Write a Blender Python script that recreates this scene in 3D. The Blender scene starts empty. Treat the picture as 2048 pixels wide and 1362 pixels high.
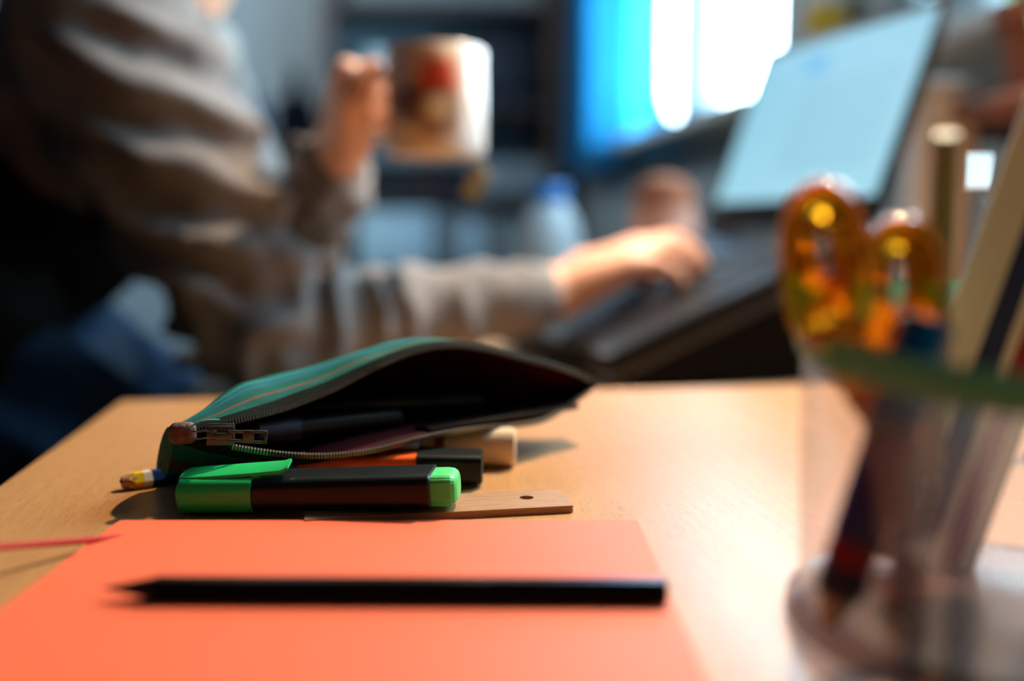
import bpy, bmesh, math, random
from mathutils import Vector, Matrix, noise
random.seed(4)
S = bpy.context.scene
COL = S.collection
V = Vector
pi = math.pi

# ------------------------------------------------------------------ camera
FPX = 35 / 36 * 2048            # focal length in pixels of the 2048 x 1362 frame
TZ = 0.75                       # height of the front table top
CAM = V((0, 0, TZ + 0.120))
TH = math.radians(6.42)         # camera pitch
CT, ST = math.cos(TH), math.sin(TH)
cd = bpy.data.cameras.new('camera')
cam = bpy.data.objects.new('camera', cd)
COL.objects.link(cam)
cam.location = CAM
cam.rotation_euler = (pi / 2 - TH, 0, 0)
cd.lens = 35
cd.sensor_width = 36
cd.clip_start = 0.01
cd.dof.use_dof = True
cd.dof.focus_distance = 0.428
cd.dof.aperture_fstop = 2.1
S.camera = cam

# ------------------------------------------------------------------ light and exposure
AL = math.radians(8.2)          # the room and both desks stand turned by this much
ROOM = Matrix.Rotation(AL, 4, 'Z')
IDN = Matrix.Identity(4)
w = bpy.data.worlds.new('world')
S.world = w
w.use_nodes = True
bg = w.node_tree.nodes['Background']
bg.inputs[0].default_value = (0.64, 0.86, 1.0, 1)
bg.inputs[1].default_value = 22.0

ld = bpy.data.lights.new('warm_lamp', 'SPOT')          # a shaded desk lamp above the frame
ld.energy = 94
ld.color = (1.0, 0.72, 0.46)
ld.shadow_soft_size = 0.022
ld.spot_size = math.radians(96)
ld.spot_blend = 0.9
lamp = bpy.data.objects.new('warm_lamp', ld)
lamp.location = (0.36, 1.12, TZ + 0.98)
lamp.rotation_euler = (V((0.20, 0.64, TZ)) - lamp.location).to_track_quat('-Z', 'Y').to_euler()
COL.objects.link(lamp)

cl = bpy.data.lights.new('back_fill_light', 'POINT')     # unseen fill light, added to lift the back wall and rim the person
cl.energy = 62
cl.color = (0.80, 0.92, 1.0)
cl.shadow_soft_size = 0.12
back_fill = bpy.data.objects.new('back_fill_light', cl)
back_fill.location = ROOM @ V((-0.35, 2.9, 2.35))
COL.objects.link(back_fill)

pd = bpy.data.lights.new('window_portal', 'AREA')
pd.shape = 'RECTANGLE'
pd.size = 1.15
pd.size_y = 1.49
pd.cycles.is_portal = True
portal = bpy.data.objects.new('window_portal', pd)
portal.matrix_world = ROOM @ Matrix.Translation((0.985, 2.875, TZ + 0.41 + 0.55)) @ Matrix.Rotation(pi / 2, 4, 'Y')
COL.objects.link(portal)
pd2 = pd.copy()
pd2.size_y = 1.00
portal2 = bpy.data.objects.new('window_portal', pd2)
portal2.matrix_world = ROOM @ Matrix.Translation((0.985, 1.16, TZ + 0.41 + 0.55)) @ Matrix.Rotation(pi / 2, 4, 'Y')
COL.objects.link(portal2)

S.view_settings.view_transform = 'Standard'
S.view_settings.look = 'None'
S.view_settings.gamma = 1
S.view_settings.use_curve_mapping = False
S.view_settings.exposure = 0.10


# ------------------------------------------------------------------ helpers
def ray(px, py):
    x, y = (px - 1024) / FPX, (681 - py) / FPX
    return V((x, CT + y * ST, -ST + y * CT))


def P(px, py, Y):               # the point seen at a pixel, at world depth Y
    d = ray(px, py)
    return CAM + d * (Y / d.y)


def Pz(px, py, z=0.0):          # the point seen at a pixel, at a height above the front table
    d = ray(px, py)
    return CAM + d * ((TZ + z - CAM.z) / d.z)


def to_room(p):
    return ROOM.inverted() @ p


def lin(c):
    return tuple(((v / 255 / 12.92) if v / 255 <= 0.04045 else ((v / 255 + 0.055) / 1.055) ** 2.4) for v in c) + (1,)


class N:                        # tiny node-tree writer
    def __init__(s, name):
        s.m = bpy.data.materials.new(name)
        s.m.use_nodes = True
        s.t = s.m.node_tree
        s.b = s.t.nodes['Principled BSDF']
        s.out = s.t.nodes['Material Output']

    def add(s, typ, **kw):
        n = s.t.nodes.new(typ)
        for k, v in kw.items():
            if k.startswith('i_'):
                key = k[2:]
                n.inputs[int(key) if key.isdigit() else key.replace('_', ' ')].default_value = v
            else:
                setattr(n, k, v)
        return n

    def l(s, a, b):
        s.t.links.new(a, b)

    def mapped(s, scale, coord='Object', rot=(0, 0, 0), loc=(0, 0, 0)):
        c = s.add('ShaderNodeTexCoord')
        m = s.add('ShaderNodeMapping')
        m.inputs['Scale'].default_value = scale
        m.inputs['Rotation'].default_value = rot
        m.inputs['Location'].default_value = loc
        s.l(c.outputs[coord], m.inputs['Vector'])
        return m.outputs[0]

    def noise(s, vec, scale=1, detail=3, rough=0.5):
        n = s.add('ShaderNodeTexNoise')
        n.inputs['Scale'].default_value = scale
        n.inputs['Detail'].default_value = detail
        n.inputs['Roughness'].default_value = rough
        s.l(vec, n.inputs['Vector'])
        return n.outputs[0]

    def ramp(s, fac, stops):
        r = s.add('ShaderNodeValToRGB')
        e = r.color_ramp.elements
        while len(e) < len(stops):
            e.new(0.5)
        for el, (p, c) in zip(e, stops):
            el.position = p
            el.color = c if len(c) == 4 else tuple(c) + (1,)
        s.l(fac, r.inputs[0])
        return r.outputs[0]

    def mix(s, fac, a, b, mode='MIX'):
        m = s.add('ShaderNodeMix', data_type='RGBA', blend_type=mode)
        for inp, v in ((m.inputs[0], fac), (m.inputs[6], a), (m.inputs[7], b)):
            if hasattr(v, 'default_value') or hasattr(v, 'links'):
                s.l(v, inp)
            else:
                inp.default_value = v
        return m.outputs[2]

    def math(s, op, a, b=0.0, clamp=False):
        m = s.add('ShaderNodeMath', operation=op, use_clamp=clamp)
        for inp, v in ((m.inputs[0], a), (m.inputs[1], b)):
            if isinstance(v, (int, float)):
                inp.default_value = v
            else:
                s.l(v, inp)
        return m.outputs[0]

    def bump(s, h, strength=0.3, dist=0.001):
        b = s.add('ShaderNodeBump')
        b.inputs['Strength'].default_value = strength
        b.inputs['Distance'].default_value = dist
        s.l(h, b.inputs['Height'])
        s.l(b.outputs[0], s.b.inputs['Normal'])


def mat(name, rgb, rough=0.5, metal=0.0, spec=0.5, var=0.08, vscale=60, bump=0.0, bscale=400, bdist=0.0005, coat=0.0, sheen=0.0, trans=0.0, ior=1.45, sss=0.0):
    n = N(name)
    c = lin(rgb)
    vec = n.mapped((1, 1, 1))
    f = n.noise(vec, vscale, 3)
    lo = tuple(x * (1 - var) for x in c[:3]) + (1,)
    hi = tuple(min(1, x * (1 + var)) for x in c[:3]) + (1,)
    n.l(n.ramp(f, [(0.3, lo), (0.7, hi)]), n.b.inputs['Base Color'])
    n.b.inputs['Roughness'].default_value = rough
    n.b.inputs['Metallic'].default_value = metal
    n.b.inputs['Specular IOR Level'].default_value = spec
    n.b.inputs['Coat Weight'].default_value = coat
    n.b.inputs['Sheen Weight'].default_value = sheen
    n.b.inputs['Transmission Weight'].default_value = trans
    n.b.inputs['IOR'].default_value = ior
    if sss:
        n.b.inputs['Subsurface Weight'].default_value = sss
        n.b.inputs['Subsurface Radius'].default_value = (0.012, 0.004, 0.002)
        n.b.inputs['Subsurface Scale'].default_value = 0.6
    if bump:
        n.bump(n.noise(vec, bscale, 2), bump, bdist)
    return n.m


def wood(name, c1, c2, dark, along, grain=1.0, rough=0.32, coat=0.3, rot=0.0):
    n = N(name)
    s = [260 * grain, 260 * grain, 260 * grain]
    s[along] = 9 * grain
    v1 = n.mapped(tuple(s), rot=(0, 0, rot))
    base = n.ramp(n.noise(v1, 1, 4, 0.6), [(0.3, lin(c1)), (0.7, lin(c2))])
    s2 = [22 * grain] * 3
    s2[along] = 1.3 * grain
    v2 = n.mapped(tuple(s2), rot=(0, 0, rot))
    base = n.mix(n.math('MULTIPLY', n.noise(v2, 1, 2), 0.45), base, lin(c1), 'MIX')
    s3 = [1500 * grain] * 3
    s3[along] = 95 * grain
    v3 = n.mapped(tuple(s3), rot=(0, 0, rot))
    fl = n.ramp(n.noise(v3, 1, 1), [(0.57, (0, 0, 0)), (0.63, (1, 1, 1))])
    col = n.mix(n.math('MULTIPLY', fl, 0.38), base, lin(dark))
    n.l(col, n.b.inputs['Base Color'])
    rg = n.math('MULTIPLY_ADD', n.noise(v2, 1, 3), 0.20)
    rg.node.inputs[2].default_value = rough - 0.10
    n.l(rg, n.b.inputs['Roughness'])
    n.b.inputs['Coat Weight'].default_value = coat
    n.l(rg, n.b.inputs['Coat Roughness'])
    n.bump(n.noise(v1, 1, 3), 0.12, 0.0004)
    return n.m


def sharp(bm, deg=38):
    a = math.radians(deg)
    for f in bm.faces:
        f.smooth = True
    for e in bm.edges:
        if len(e.link_faces) == 2:
            e.smooth = e.calc_face_angle(0) < a


class MB:
    def __init__(s):
        s.bm = bmesh.new()

    def box(s, c, size, r=0.0, seg=2, M=IDN):
        res = bmesh.ops.create_cube(s.bm, size=1)
        vs = res['verts']
        bmesh.ops.scale(s.bm, vec=size, verts=vs)
        if r:
            es = list({e for v in vs for e in v.link_edges})
            rr = min(r, min(size) * 0.49)
            out = bmesh.ops.bevel(s.bm, geom=es, offset=rr, segments=seg, profile=0.5, affect='EDGES')
            vs = list({v for f in out['faces'] for v in f.verts} | {v for v in vs if v.is_valid})
        bmesh.ops.transform(s.bm, matrix=M @ Matrix.Translation(c), verts=vs)
        return s

    def loft(s, rings, cap=True, closed=True, flip=False):
        vs = [[s.bm.verts.new(p) for p in r] for r in rings]
        n = len(rings[0])
        for a, b in zip(vs, vs[1:]):
            for i in range(n if closed else n - 1):
                j = (i + 1) % n
                s.bm.faces.new((a[i], a[j], b[j], b[i]))
        if cap:
            s.bm.faces.new(vs[0][::-1])
            s.bm.faces.new(vs[-1])
        return vs

    def lathe(s, prof, c=(0, 0, 0), M=IDN, n=40, cap=True):
        rings = []
        for r, z in prof:
            rings.append([M @ (V(c) + V((max(r, 1e-5) * math.cos(2 * pi * k / n), max(r, 1e-5) * math.sin(2 * pi * k / n), z))) for k in range(n)])
        s.loft(rings, cap)
        return s

    def tube(s, pts, r, n=12, cap=True, closed=False, flat=1.0, up=V((0, 0, 1))):
        pts = [V(p) for p in pts]
        rings = []
        m = len(pts)
        for i, p in enumerate(pts):
            if closed:
                t = pts[(i + 1) % m] - pts[i - 1]
            else:
                t = pts[min(i + 1, m - 1)] - pts[max(i - 1, 0)]
            t.normalize()
            u = up - t * up.dot(t)
            if u.length < 1e-3:
                u = V((1, 0, 0)) - t * t.x
            u.normalize()
            q = t.cross(u)
            rr = r[i] if isinstance(r, (list, tuple)) else r
            rings.append([p + (u * math.cos(2 * pi * k / n) * flat + q * math.sin(2 * pi * k / n)) * rr for k in range(n)])
        if closed:
            rings.append(rings[0])
            vs = s.loft(rings, False)
            bmesh.ops.remove_doubles(s.bm, verts=[v for r_ in vs for v in r_], dist=1e-7)
        else:
            s.loft(rings, cap)
        return s

    def ball(s, c, r, sc=(1, 1, 1), M=None, u=20, v=14):
        res = bmesh.ops.create_uvsphere(s.bm, u_segments=u, v_segments=v, radius=r)
        T = Matrix.Translation(c) @ (M or IDN) @ Matrix.Diagonal((*sc, 1))
        bmesh.ops.transform(s.bm, matrix=T, verts=res['verts'])
        return s

    def capsule(s, a, b, ra, rb, n=16):
        a, b = V(a), V(b)
        d = b - a
        L = d.length
        q = d.to_track_quat('Z', 'Y').to_matrix().to_4x4()
        prof = [(ra * math.sin(t), -ra * math.cos(t)) for t in [0.02, pi / 8, pi / 4, 3 * pi / 8, pi / 2]]
        prof += [(rb * math.cos(t), L + rb * math.sin(t)) for t in [0, pi / 8, pi / 4, 3 * pi / 8, pi / 2 - 0.02]]
        return s.lathe(prof, M=Matrix.Translation(a) @ q, n=n)

    def chain(s, pts, rs, n=16):
        for i in range(len(pts) - 1):
            s.capsule(pts[i], pts[i + 1], rs[i], rs[i + 1], n)
        return s

    def done(s, name, m, parent=None, frame=IDN, ang=38, origin=None, rot=0.0):
        bm = s.bm
        bmesh.ops.recalc_face_normals(bm, faces=bm.faces)
        bm.transform(frame)
        me = bpy.data.meshes.new(name)
        o = bpy.data.objects.new(name, me)
        COL.objects.link(o)
        if parent:
            o.parent = parent
            root = parent
            while root.parent:
                root = root.parent
            bm.transform(local_mat(root).inverted())
        else:
            if origin is None:
                xs = [v.co for v in bm.verts]
                origin = V((sum(v.x for v in xs) / len(xs), sum(v.y for v in xs) / len(xs), min(v.z for v in xs)))
            o.location = origin
            o.rotation_euler = (0, 0, rot)
            bm.transform(local_mat(o).inverted())
        sharp(bm, ang)
        bm.to_mesh(me)
        bm.free()
        for mm in (m if isinstance(m, (list, tuple)) else [m]):
            me.materials.append(mm)
        return o


def local_mat(o):
    return Matrix.LocRotScale(o.location, o.rotation_euler.to_quaternion(), V((1, 1, 1)))


def tag(o, label, cat, group=None):
    o['label'] = label
    o['category'] = cat
    if group:
        o['group'] = group
    return o


def thing(name, label, cat, loc=(0, 0, 0), rotz=0.0, group=None):
    o = bpy.data.objects.new(name, None)
    o.empty_display_size = 0.02
    COL.objects.link(o)
    o.location = loc
    o.rotation_euler = (0, 0, rotz)
    return tag(o, label, cat, group)


def struct(o):
    o['kind'] = 'structure'
    return o


def ortho(d, up=V((0, 0, 1))):     # matrix whose X runs along d, Z as near up as it can
    x = V(d).normalized()
    z = (up - x * up.dot(x)).normalized()
    y = z.cross(x)
    return Matrix((x, y, z)).transposed().to_4x4()


def lerp(a, b, t):
    return a + (b - a) * t


def curve(pts, ts):               # Catmull-Rom through (t, vector) pairs
    out = []
    for t in ts:
        i = 0
        while i < len(pts) - 2 and t > pts[i + 1][0]:
            i += 1
        t0, p1 = pts[i]
        t1, p2 = pts[i + 1]
        p0 = pts[max(i - 1, 0)][1]
        p3 = pts[min(i + 2, len(pts) - 1)][1]
        u = (t - t0) / (t1 - t0)
        out.append(0.5 * ((2 * p1) + (p2 - p0) * u + (2 * p0 - 5 * p1 + 4 * p2 - p3) * u * u + (3 * p1 - p0 - 3 * p2 + p3) * u ** 3))
    return out


# ------------------------------------------------------------------ materials
M_table = wood('beech_table', (198, 142, 88), (213, 158, 102), (138, 86, 48), 1, 1.0, 0.36, 0.30)
M_desk = wood('beech_desk', (190, 148, 108), (206, 164, 124), (150, 104, 66), 0, 1.0, 0.4, 0.1)
M_ruler = wood('beech_ruler', (160, 114, 74), (178, 130, 88), (76, 44, 24), 0, 1.0, 0.5, 0.0)
M_brown = wood('brown_wood', (124, 72, 44), (142, 84, 52), (84, 44, 24), 1, 0.5, 0.5, 0.0)
M_darkwood = wood('dark_bookcase_wood', (58, 48, 44), (70, 58, 52), (34, 28, 26), 2, 0.3, 0.6, 0.0)
M_floor = wood('dark_floor_wood', (52, 40, 34), (64, 50, 42), (34, 24, 20), 1, 0.15, 0.5, 0.1)
M_wall = mat('grey_wall_paint', (156, 168, 172), 0.85, var=0.03, vscale=6, bump=0.1)
M_walldark = mat('dark_blue_wall_paint', (34, 38, 42), 0.85, var=0.03, vscale=6)
M_ceil = mat('ceiling_paint', (84, 84, 84), 0.9, var=0.03, vscale=6)
M_frame = mat('grey_blue_window_paint', (140, 158, 168), 0.5, var=0.02)
M_white = mat('white_paint', (226, 228, 226), 0.5, var=0.02)
M_greyedge = mat('grey_edging', (92, 86, 80), 0.6)
M_orange = mat('orange_card', (236, 104, 66), 0.55, var=0.03, vscale=300, bump=0.12, bscale=1800, bdist=0.0003)
M_orange_in = mat('orange_card_inside', (216, 80, 50), 0.7, var=0.03)
M_red_elastic = mat('red_elastic', (190, 40, 34), 0.7, var=0.1, vscale=900, bump=0.4, bscale=2500)
M_black = mat('black_lacquer', (14, 12, 12), 0.28, var=0.15)
M_blackpl = mat('black_plastic', (14, 21, 20), 0.34, spec=0.32, var=0.1, vscale=120, bump=0.05, bscale=900)
M_greenpl = mat('bright_green_plastic', (36, 196, 104), 0.36, var=0.03, vscale=100, bump=0.06, bscale=1500)
M_greenpl2 = mat('light_green_plastic', (70, 206, 108), 0.45, var=0.03)
M_orangepl = mat('orange_plastic', (244, 92, 20), 0.35, var=0.03)
M_cream = mat('cream_rubber', (214, 184, 146), 0.6, var=0.04)
M_maroon = mat('maroon_band', (130, 14, 34), 0.5)
M_penwood = mat('bare_pencil_wood', (176, 124, 92), 0.7, var=0.2, vscale=900)
M_yellow = mat('yellow_paint', (232, 186, 10), 0.35)
M_whitep = mat('white_pencil_paint', (222, 214, 200), 0.4)
M_bluep = mat('blue_pencil_paint', (16, 52, 120), 0.3)
M_lead = mat('graphite', (40, 38, 40), 0.4)
M_lining = mat('maroon_lining', (58, 8, 14), 0.85, spec=0.1, var=0.2, bump=0.3, bscale=1200)
M_tape = mat('dark_green_zip_tape', (17, 27, 22), 0.8, spec=0.1, var=0.25, vscale=1600, bump=0.7, bscale=1800)
M_teeth = mat('dull_brass_teeth', (124, 120, 110), 0.32, metal=0.6, var=0.15)
M_gun = mat('gunmetal', (72, 72, 70), 0.36, metal=0.35, var=0.2, vscale=500)
M_leather = mat('worn_brown_leather', (92, 66, 58), 0.65, var=0.4, vscale=420, bump=0.5, bscale=900)
M_thread = mat('teal_thread', (70, 160, 170), 0.7)
M_indigo = mat('indigo_plastic', (30, 28, 56), 0.6)
M_jeans = mat('blue_denim', (48, 76, 108), 0.9, spec=0.1, var=0.25, vscale=90, bump=0.4, bscale=900)
M_shirt = mat('pale_shirt_cloth', (150, 147, 143), 0.9, spec=0.1, var=0.05)
M_skin = mat('skin', (232, 174, 144), 0.5, var=0.06, vscale=60, sss=0.15, bump=0.1, bscale=700)
M_hair = mat('brown_hair', (60, 42, 30), 0.6, var=0.3, vscale=200, bump=0.6, bscale=300, bdist=0.004)
M_eye = mat('eye_white', (230, 228, 222), 0.2)
M_iris = mat('brown_iris', (50, 34, 22), 0.2)
M_lip = mat('lip', (186, 104, 92), 0.45)
M_lapblack = mat('black_laptop_shell', (14, 14, 15), 0.45, spec=0.25, var=0.1)
M_palm = mat('dark_laptop_deck', (24, 23, 24), 0.42, spec=0.35, var=0.1)
M_key = mat('charcoal_keys', (26, 29, 33), 0.5, spec=0.3)
M_standgrey = mat('grey_stand_metal', (62, 58, 56), 0.5, metal=0.3)
M_standblack = mat('black_stand_lip_and_shade', (12, 9, 8), 0.7, spec=0.1)
M_chair = mat('black_upholstery_and_shade', (14, 14, 16), 0.9, spec=0.1, bump=0.4, bscale=600)
M_amber_navy = mat('navy_paint', (26, 38, 74), 0.5)
M_bluepl = mat('blue_marker_plastic', (8, 84, 160), 0.35)
M_bluegrey = mat('slate_blue_plastic', (52, 56, 120), 0.4)
M_olive = mat('olive_green_paint', (150, 162, 118), 0.5)
M_steel = mat('steel', (150, 150, 152), 0.25, metal=1.0, var=0.1)
M_greycloth = mat('beige_cloth', (206, 178, 146), 0.9)
M_gold = mat('yellow_glaze', (226, 182, 30), 0.35)
M_palep = mat('pale_pink_ceramic', (246, 240, 238), 0.5, var=0.04)
M_terra = mat('terracotta', (170, 108, 78), 0.8, var=0.12, bump=0.2)
M_pink = mat('pinkish_glaze', (226, 176, 158), 0.5, var=0.2, vscale=22)
M_soil = mat('dark_soil', (40, 30, 24), 1.0, bump=0.8, bscale=200, bdist=0.004)
M_leaf = mat('green_leaf', (46, 112, 58), 0.45, var=0.2, vscale=40)
M_box = mat('pale_blue_box', (190, 218, 224), 0.7, var=0.04)
M_boxgrey = mat('grey_box', (134, 146, 148), 0.7)
M_dark = mat('dark_binder', (22, 26, 32), 0.6, var=0.2)
M_darkred = mat('dark_red_binder', (58, 26, 26), 0.6, var=0.2)
M_coat = mat('navy_coat_cloth', (16, 20, 30), 0.95, spec=0.1, var=0.2, bump=0.3, bscale=300)
M_coatblue = mat('blue_coat_cloth', (10, 64, 116), 0.9, spec=0.1, var=0.2, bump=0.3, bscale=300)
M_radiator = mat('grey_radiator_enamel', (150, 160, 162), 0.4)
M_jug = mat('pale_plastic_jug', (196, 214, 226), 0.3, trans=0.3)
M_bluelid = mat('blue_lid_plastic', (40, 120, 200), 0.2)
M_rim = mat('dark_green_rim_plastic', (84, 182, 150), 0.35)
M_greybase = mat('grey_metal_base', (150, 146, 142), 0.4, metal=0.2)
M_bag = mat('tea_tag_paper', (166, 166, 146), 0.8)

n = N('amber_plastic')
n.b.inputs['Base Color'].default_value = (1.0, 0.50, 0.025, 1)
n.b.inputs['Transmission Weight'].default_value = 0.9
n.b.inputs['Roughness'].default_value = 0.06
n.b.inputs['IOR'].default_value = 1.42
vv = n.mapped((1, 1, 1))
n.l(n.ramp(n.noise(vv, 40, 2), [(0.3, (0.66, 0.19, 0.005)), (0.7, (0.82, 0.32, 0.009))]), n.b.inputs['Base Color'])
M_amber = n.m


def thin_clear(name, tint, gloss=1.0, rough=0.02, haze=0.0):
    n = N(name)
    tr = n.add('ShaderNodeBsdfTransparent')
    tr.inputs[0].default_value = tint
    gl = n.add('ShaderNodeBsdfGlossy')
    gl.inputs['Roughness'].default_value = rough
    fr = n.add('ShaderNodeFresnel')
    fr.inputs['IOR'].default_value = 1.45
    mx = n.add('ShaderNodeMixShader')
    ge = n.add('ShaderNodeNewGeometry')      # a sheet reflects at its front face only, never by total reflection inside
    fc = n.math('MULTIPLY', fr.outputs[0], n.math('SUBTRACT', 1.0, ge.outputs['Backfacing']))
    n.l(n.math('MULTIPLY', fc, gloss, True), mx.inputs[0])
    base = tr.outputs[0]
    if haze:                                  # milky plastic scatters a little light
        tl = n.add('ShaderNodeBsdfTranslucent')
        tl.inputs[0].default_value = (0.85, 0.80, 0.80, 1)
        hz = n.add('ShaderNodeMixShader')
        hz.inputs[0].default_value = haze
        n.l(tr.outputs[0], hz.inputs[1])
        n.l(tl.outputs[0], hz.inputs[2])
        base = hz.outputs[0]
    n.l(base, mx.inputs[1])
    n.l(gl.outputs[0], mx.inputs[2])
    n.l(mx.outputs[0], n.out.inputs[0])
    return n.m


M_pane = thin_clear('window_glass', (0.94, 0.97, 0.97, 1))
M_cup = thin_clear('clear_plastic', (0.90, 0.86, 0.85, 1), 1.0, 0.05, 0.14)
M_thick = thin_clear('thick_glass', (0.60, 0.56, 0.57, 1), 0.7, 0.16, 0.04)

n = N('cyan_curtain_cloth')                     # thin dyed cloth: light comes through
tl = n.add('ShaderNodeBsdfTranslucent')
df = n.add('ShaderNodeBsdfDiffuse')
vv = n.mapped((1, 1, 1))
cc = n.ramp(n.noise(vv, 30, 2), [(0.3, (0.030, 0.30, 0.58)), (0.7, (0.040, 0.36, 0.64))])
n.l(cc, tl.inputs[0])
n.l(cc, df.inputs[0])
mx = n.add('ShaderNodeMixShader')
mx.inputs[0].default_value = 0.35
n.l(tl.outputs[0], mx.inputs[1])
n.l(df.outputs[0], mx.inputs[2])
n.l(mx.outputs[0], n.out.inputs[0])
M_curtain = n.m

n = N('jacket_cloth')
vv = n.mapped((1, 1, 1))
n.l(n.ramp(n.noise(vv, 25, 3), [(0.3, lin((112, 107, 106))), (0.7, lin((130, 124, 122)))]), n.b.inputs['Base Color'])
n.b.inputs['Roughness'].default_value = 0.8
n.b.inputs['Specular IOR Level'].default_value = 0.12
n.bump(n.noise(n.mapped((1, 1, 1)), 900, 2), 0.3, 0.0006)
M_jacket = n.m

n = N('teal_striped_cloth')                     # woven stripes run along the case (UV u)
uv = n.add('ShaderNodeTexCoord')
sp = n.add('ShaderNodeSeparateXYZ')
n.l(uv.outputs['UV'], sp.inputs[0])
vv = n.mapped((1, 1, 1))
base = n.ramp(n.noise(vv, 70, 3), [(0.3, lin((10, 84, 74))), (0.7, lin((15, 102, 90)))])
v_ = sp.outputs[1]


def band(n, v, c, hw):
    d = n.math('ABSOLUTE', n.math('SUBTRACT', v, c))
    return n.math('LESS_THAN', d, hw)


for c_, hw, colr, k in ((0.062, 0.0045, (150, 62, 62), 0.7), (0.115, 0.010, (34, 104, 124), 0.9), (0.145, 0.010, (52, 138, 140), 0.8),
                        (0.25, 0.007, (150, 62, 62), 0.85), (0.33, 0.015, (34, 104, 124), 0.8), (0.45, 0.007, (150, 62, 62), 0.85), (0.90, 0.02, (70, 30, 34), 0.8)):
    base = n.mix(n.math('MULTIPLY', band(n, v_, c_, hw), k), base, lin(colr))
n.l(base, n.b.inputs['Base Color'])
n.b.inputs['Roughness'].default_value = 0.75
n.b.inputs['Specular IOR Level'].default_value = 0.12
wv = n.add('ShaderNodeTexWave')
wv.inputs['Scale'].default_value = 170
wv.inputs['Distortion'].default_value = 1.0
n.l(uv.outputs['UV'], wv.inputs['Vector'])
n.bump(wv.outputs[1], 0.3, 0.0003)
M_case = n.m

n = N('lit_screen')                             # a page on the screen: pale cyan, faint text rows, a blue block
uv = n.add('ShaderNodeTexCoord')
sp = n.add('ShaderNodeSeparateXYZ')
n.l(uv.outputs['UV'], sp.inputs[0])
u_, v_ = sp.outputs[0], sp.outputs[1]
rows = n.math('LESS_THAN', n.math('FRACT', n.math('MULTIPLY', v_, 16)), 0.32)
inx = n.math('MULTIPLY', n.math('GREATER_THAN', u_, 0.35), n.math('LESS_THAN', u_, 0.92))
iny = n.math('MULTIPLY', n.math('GREATER_THAN', v_, 0.18), n.math('LESS_THAN', v_, 0.72))
words = n.math('GREATER_THAN', n.noise(n.mapped((60, 16, 1), 'UV'), 1, 0), 0.42)
txt = n.math('MULTIPLY', n.math('MULTIPLY', rows, words), n.math('MULTIPLY', inx, iny))
col = n.mix(v_, lin((158, 216, 236)), lin((112, 186, 214)))
col = n.mix(n.math('MULTIPLY', txt, 0.45), col, lin((60, 120, 150)))
blk = n.math('MULTIPLY', band(n, u_, 0.40, 0.075), band(n, v_, 0.845, 0.05))
col = n.mix(n.math('MULTIPLY', blk, 0.9), col, lin((40, 160, 220)))
n.l(col, n.b.inputs['Emission Color'])
n.b.inputs['Emission Strength'].default_value = 0.9
n.b.inputs['Base Color'].default_value = (0.01, 0.01, 0.012, 1)
n.b.inputs['Roughness'].default_value = 0.5
M_screen = n.m

n = N('glint_panel')  # glow standing in for a bright reflection
n.b.inputs['Emission Color'].default_value = (0.62, 0.88, 1.0, 1)
n.b.inputs['Emission Strength'].default_value = 1.25
n.b.inputs['Base Color'].default_value = (0.3, 0.4, 0.5, 1)
M_glint = n.m

n = N('printed_mug_glaze')                      # white glaze with a printed picture (peach ground, red figure)
c = n.add('ShaderNodeTexCoord')
sp = n.add('ShaderNodeSeparateXYZ')
n.l(c.outputs['Object'], sp.inputs[0])
X_, Z_ = sp.outputs[0], sp.outputs[2]


def blob(n, x, z, rx, rz, soft=0.35):
    a = n.math('DIVIDE', n.math('SUBTRACT', X_, x), rx)
    b = n.math('DIVIDE', n.math('SUBTRACT', Z_, z), rz)
    d = n.math('SQRT', n.math('ADD', n.math('MULTIPLY', a, a), n.math('MULTIPLY', b, b)))
    wob = n.math('MULTIPLY', n.noise(n.mapped((60, 60, 60)), 1, 2), 0.5)
    d = n.math('ADD', d, n.math('SUBTRACT', wob, 0.25))
    return n.math('DIVIDE', n.math('SUBTRACT', 1 + soft, d), 2 * soft, True)


front = n.math('LESS_THAN', sp.outputs[1], 0.0)
col = (0.68, 0.68, 0.68, 1)
for x, z, rx, rz, rgb, k in ((-0.009, 0.055, 0.036, 0.062, (250, 206, 160), 0.97), (-0.030, 0.062, 0.014, 0.034, (186, 176, 186), 0.8),
                             (0.004, 0.066, 0.019, 0.018, (226, 80, 48), 1.0), (-0.020, 0.046, 0.015, 0.017, (92, 60, 70), 0.85),
                             (0.004, 0.038, 0.018, 0.020, (124, 60, 46), 0.9), (0.005, 0.040, 0.012, 0.013, (252, 220, 178), 1.0)):
    col = n.mix(n.math('MULTIPLY', n.math('MULTIPLY', blob(n, x, z, rx, rz), k), front), col, lin(rgb))
n.l(col, n.b.inputs['Base Color'])
n.b.inputs['Roughness'].default_value = 0.2
M_mug = n.m

n = N('striped_card')                           # cream card with a navy and a red stripe along it
uv = n.add('ShaderNodeTexCoord')
sp = n.add('ShaderNodeSeparateXYZ')
n.l(uv.outputs['UV'], sp.inputs[0])
u_ = sp.outputs[0]
col = n.mix(band(n, u_, 0.46, 0.11), lin((250, 238, 220)), lin((30, 48, 96)))
col = n.mix(band(n, u_, 0.76, 0.09), col, lin((176, 34, 50)))
n.l(col, n.b.inputs['Base Color'])
n.b.inputs['Roughness'].default_value = 0.6
M_card = n.m

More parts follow.
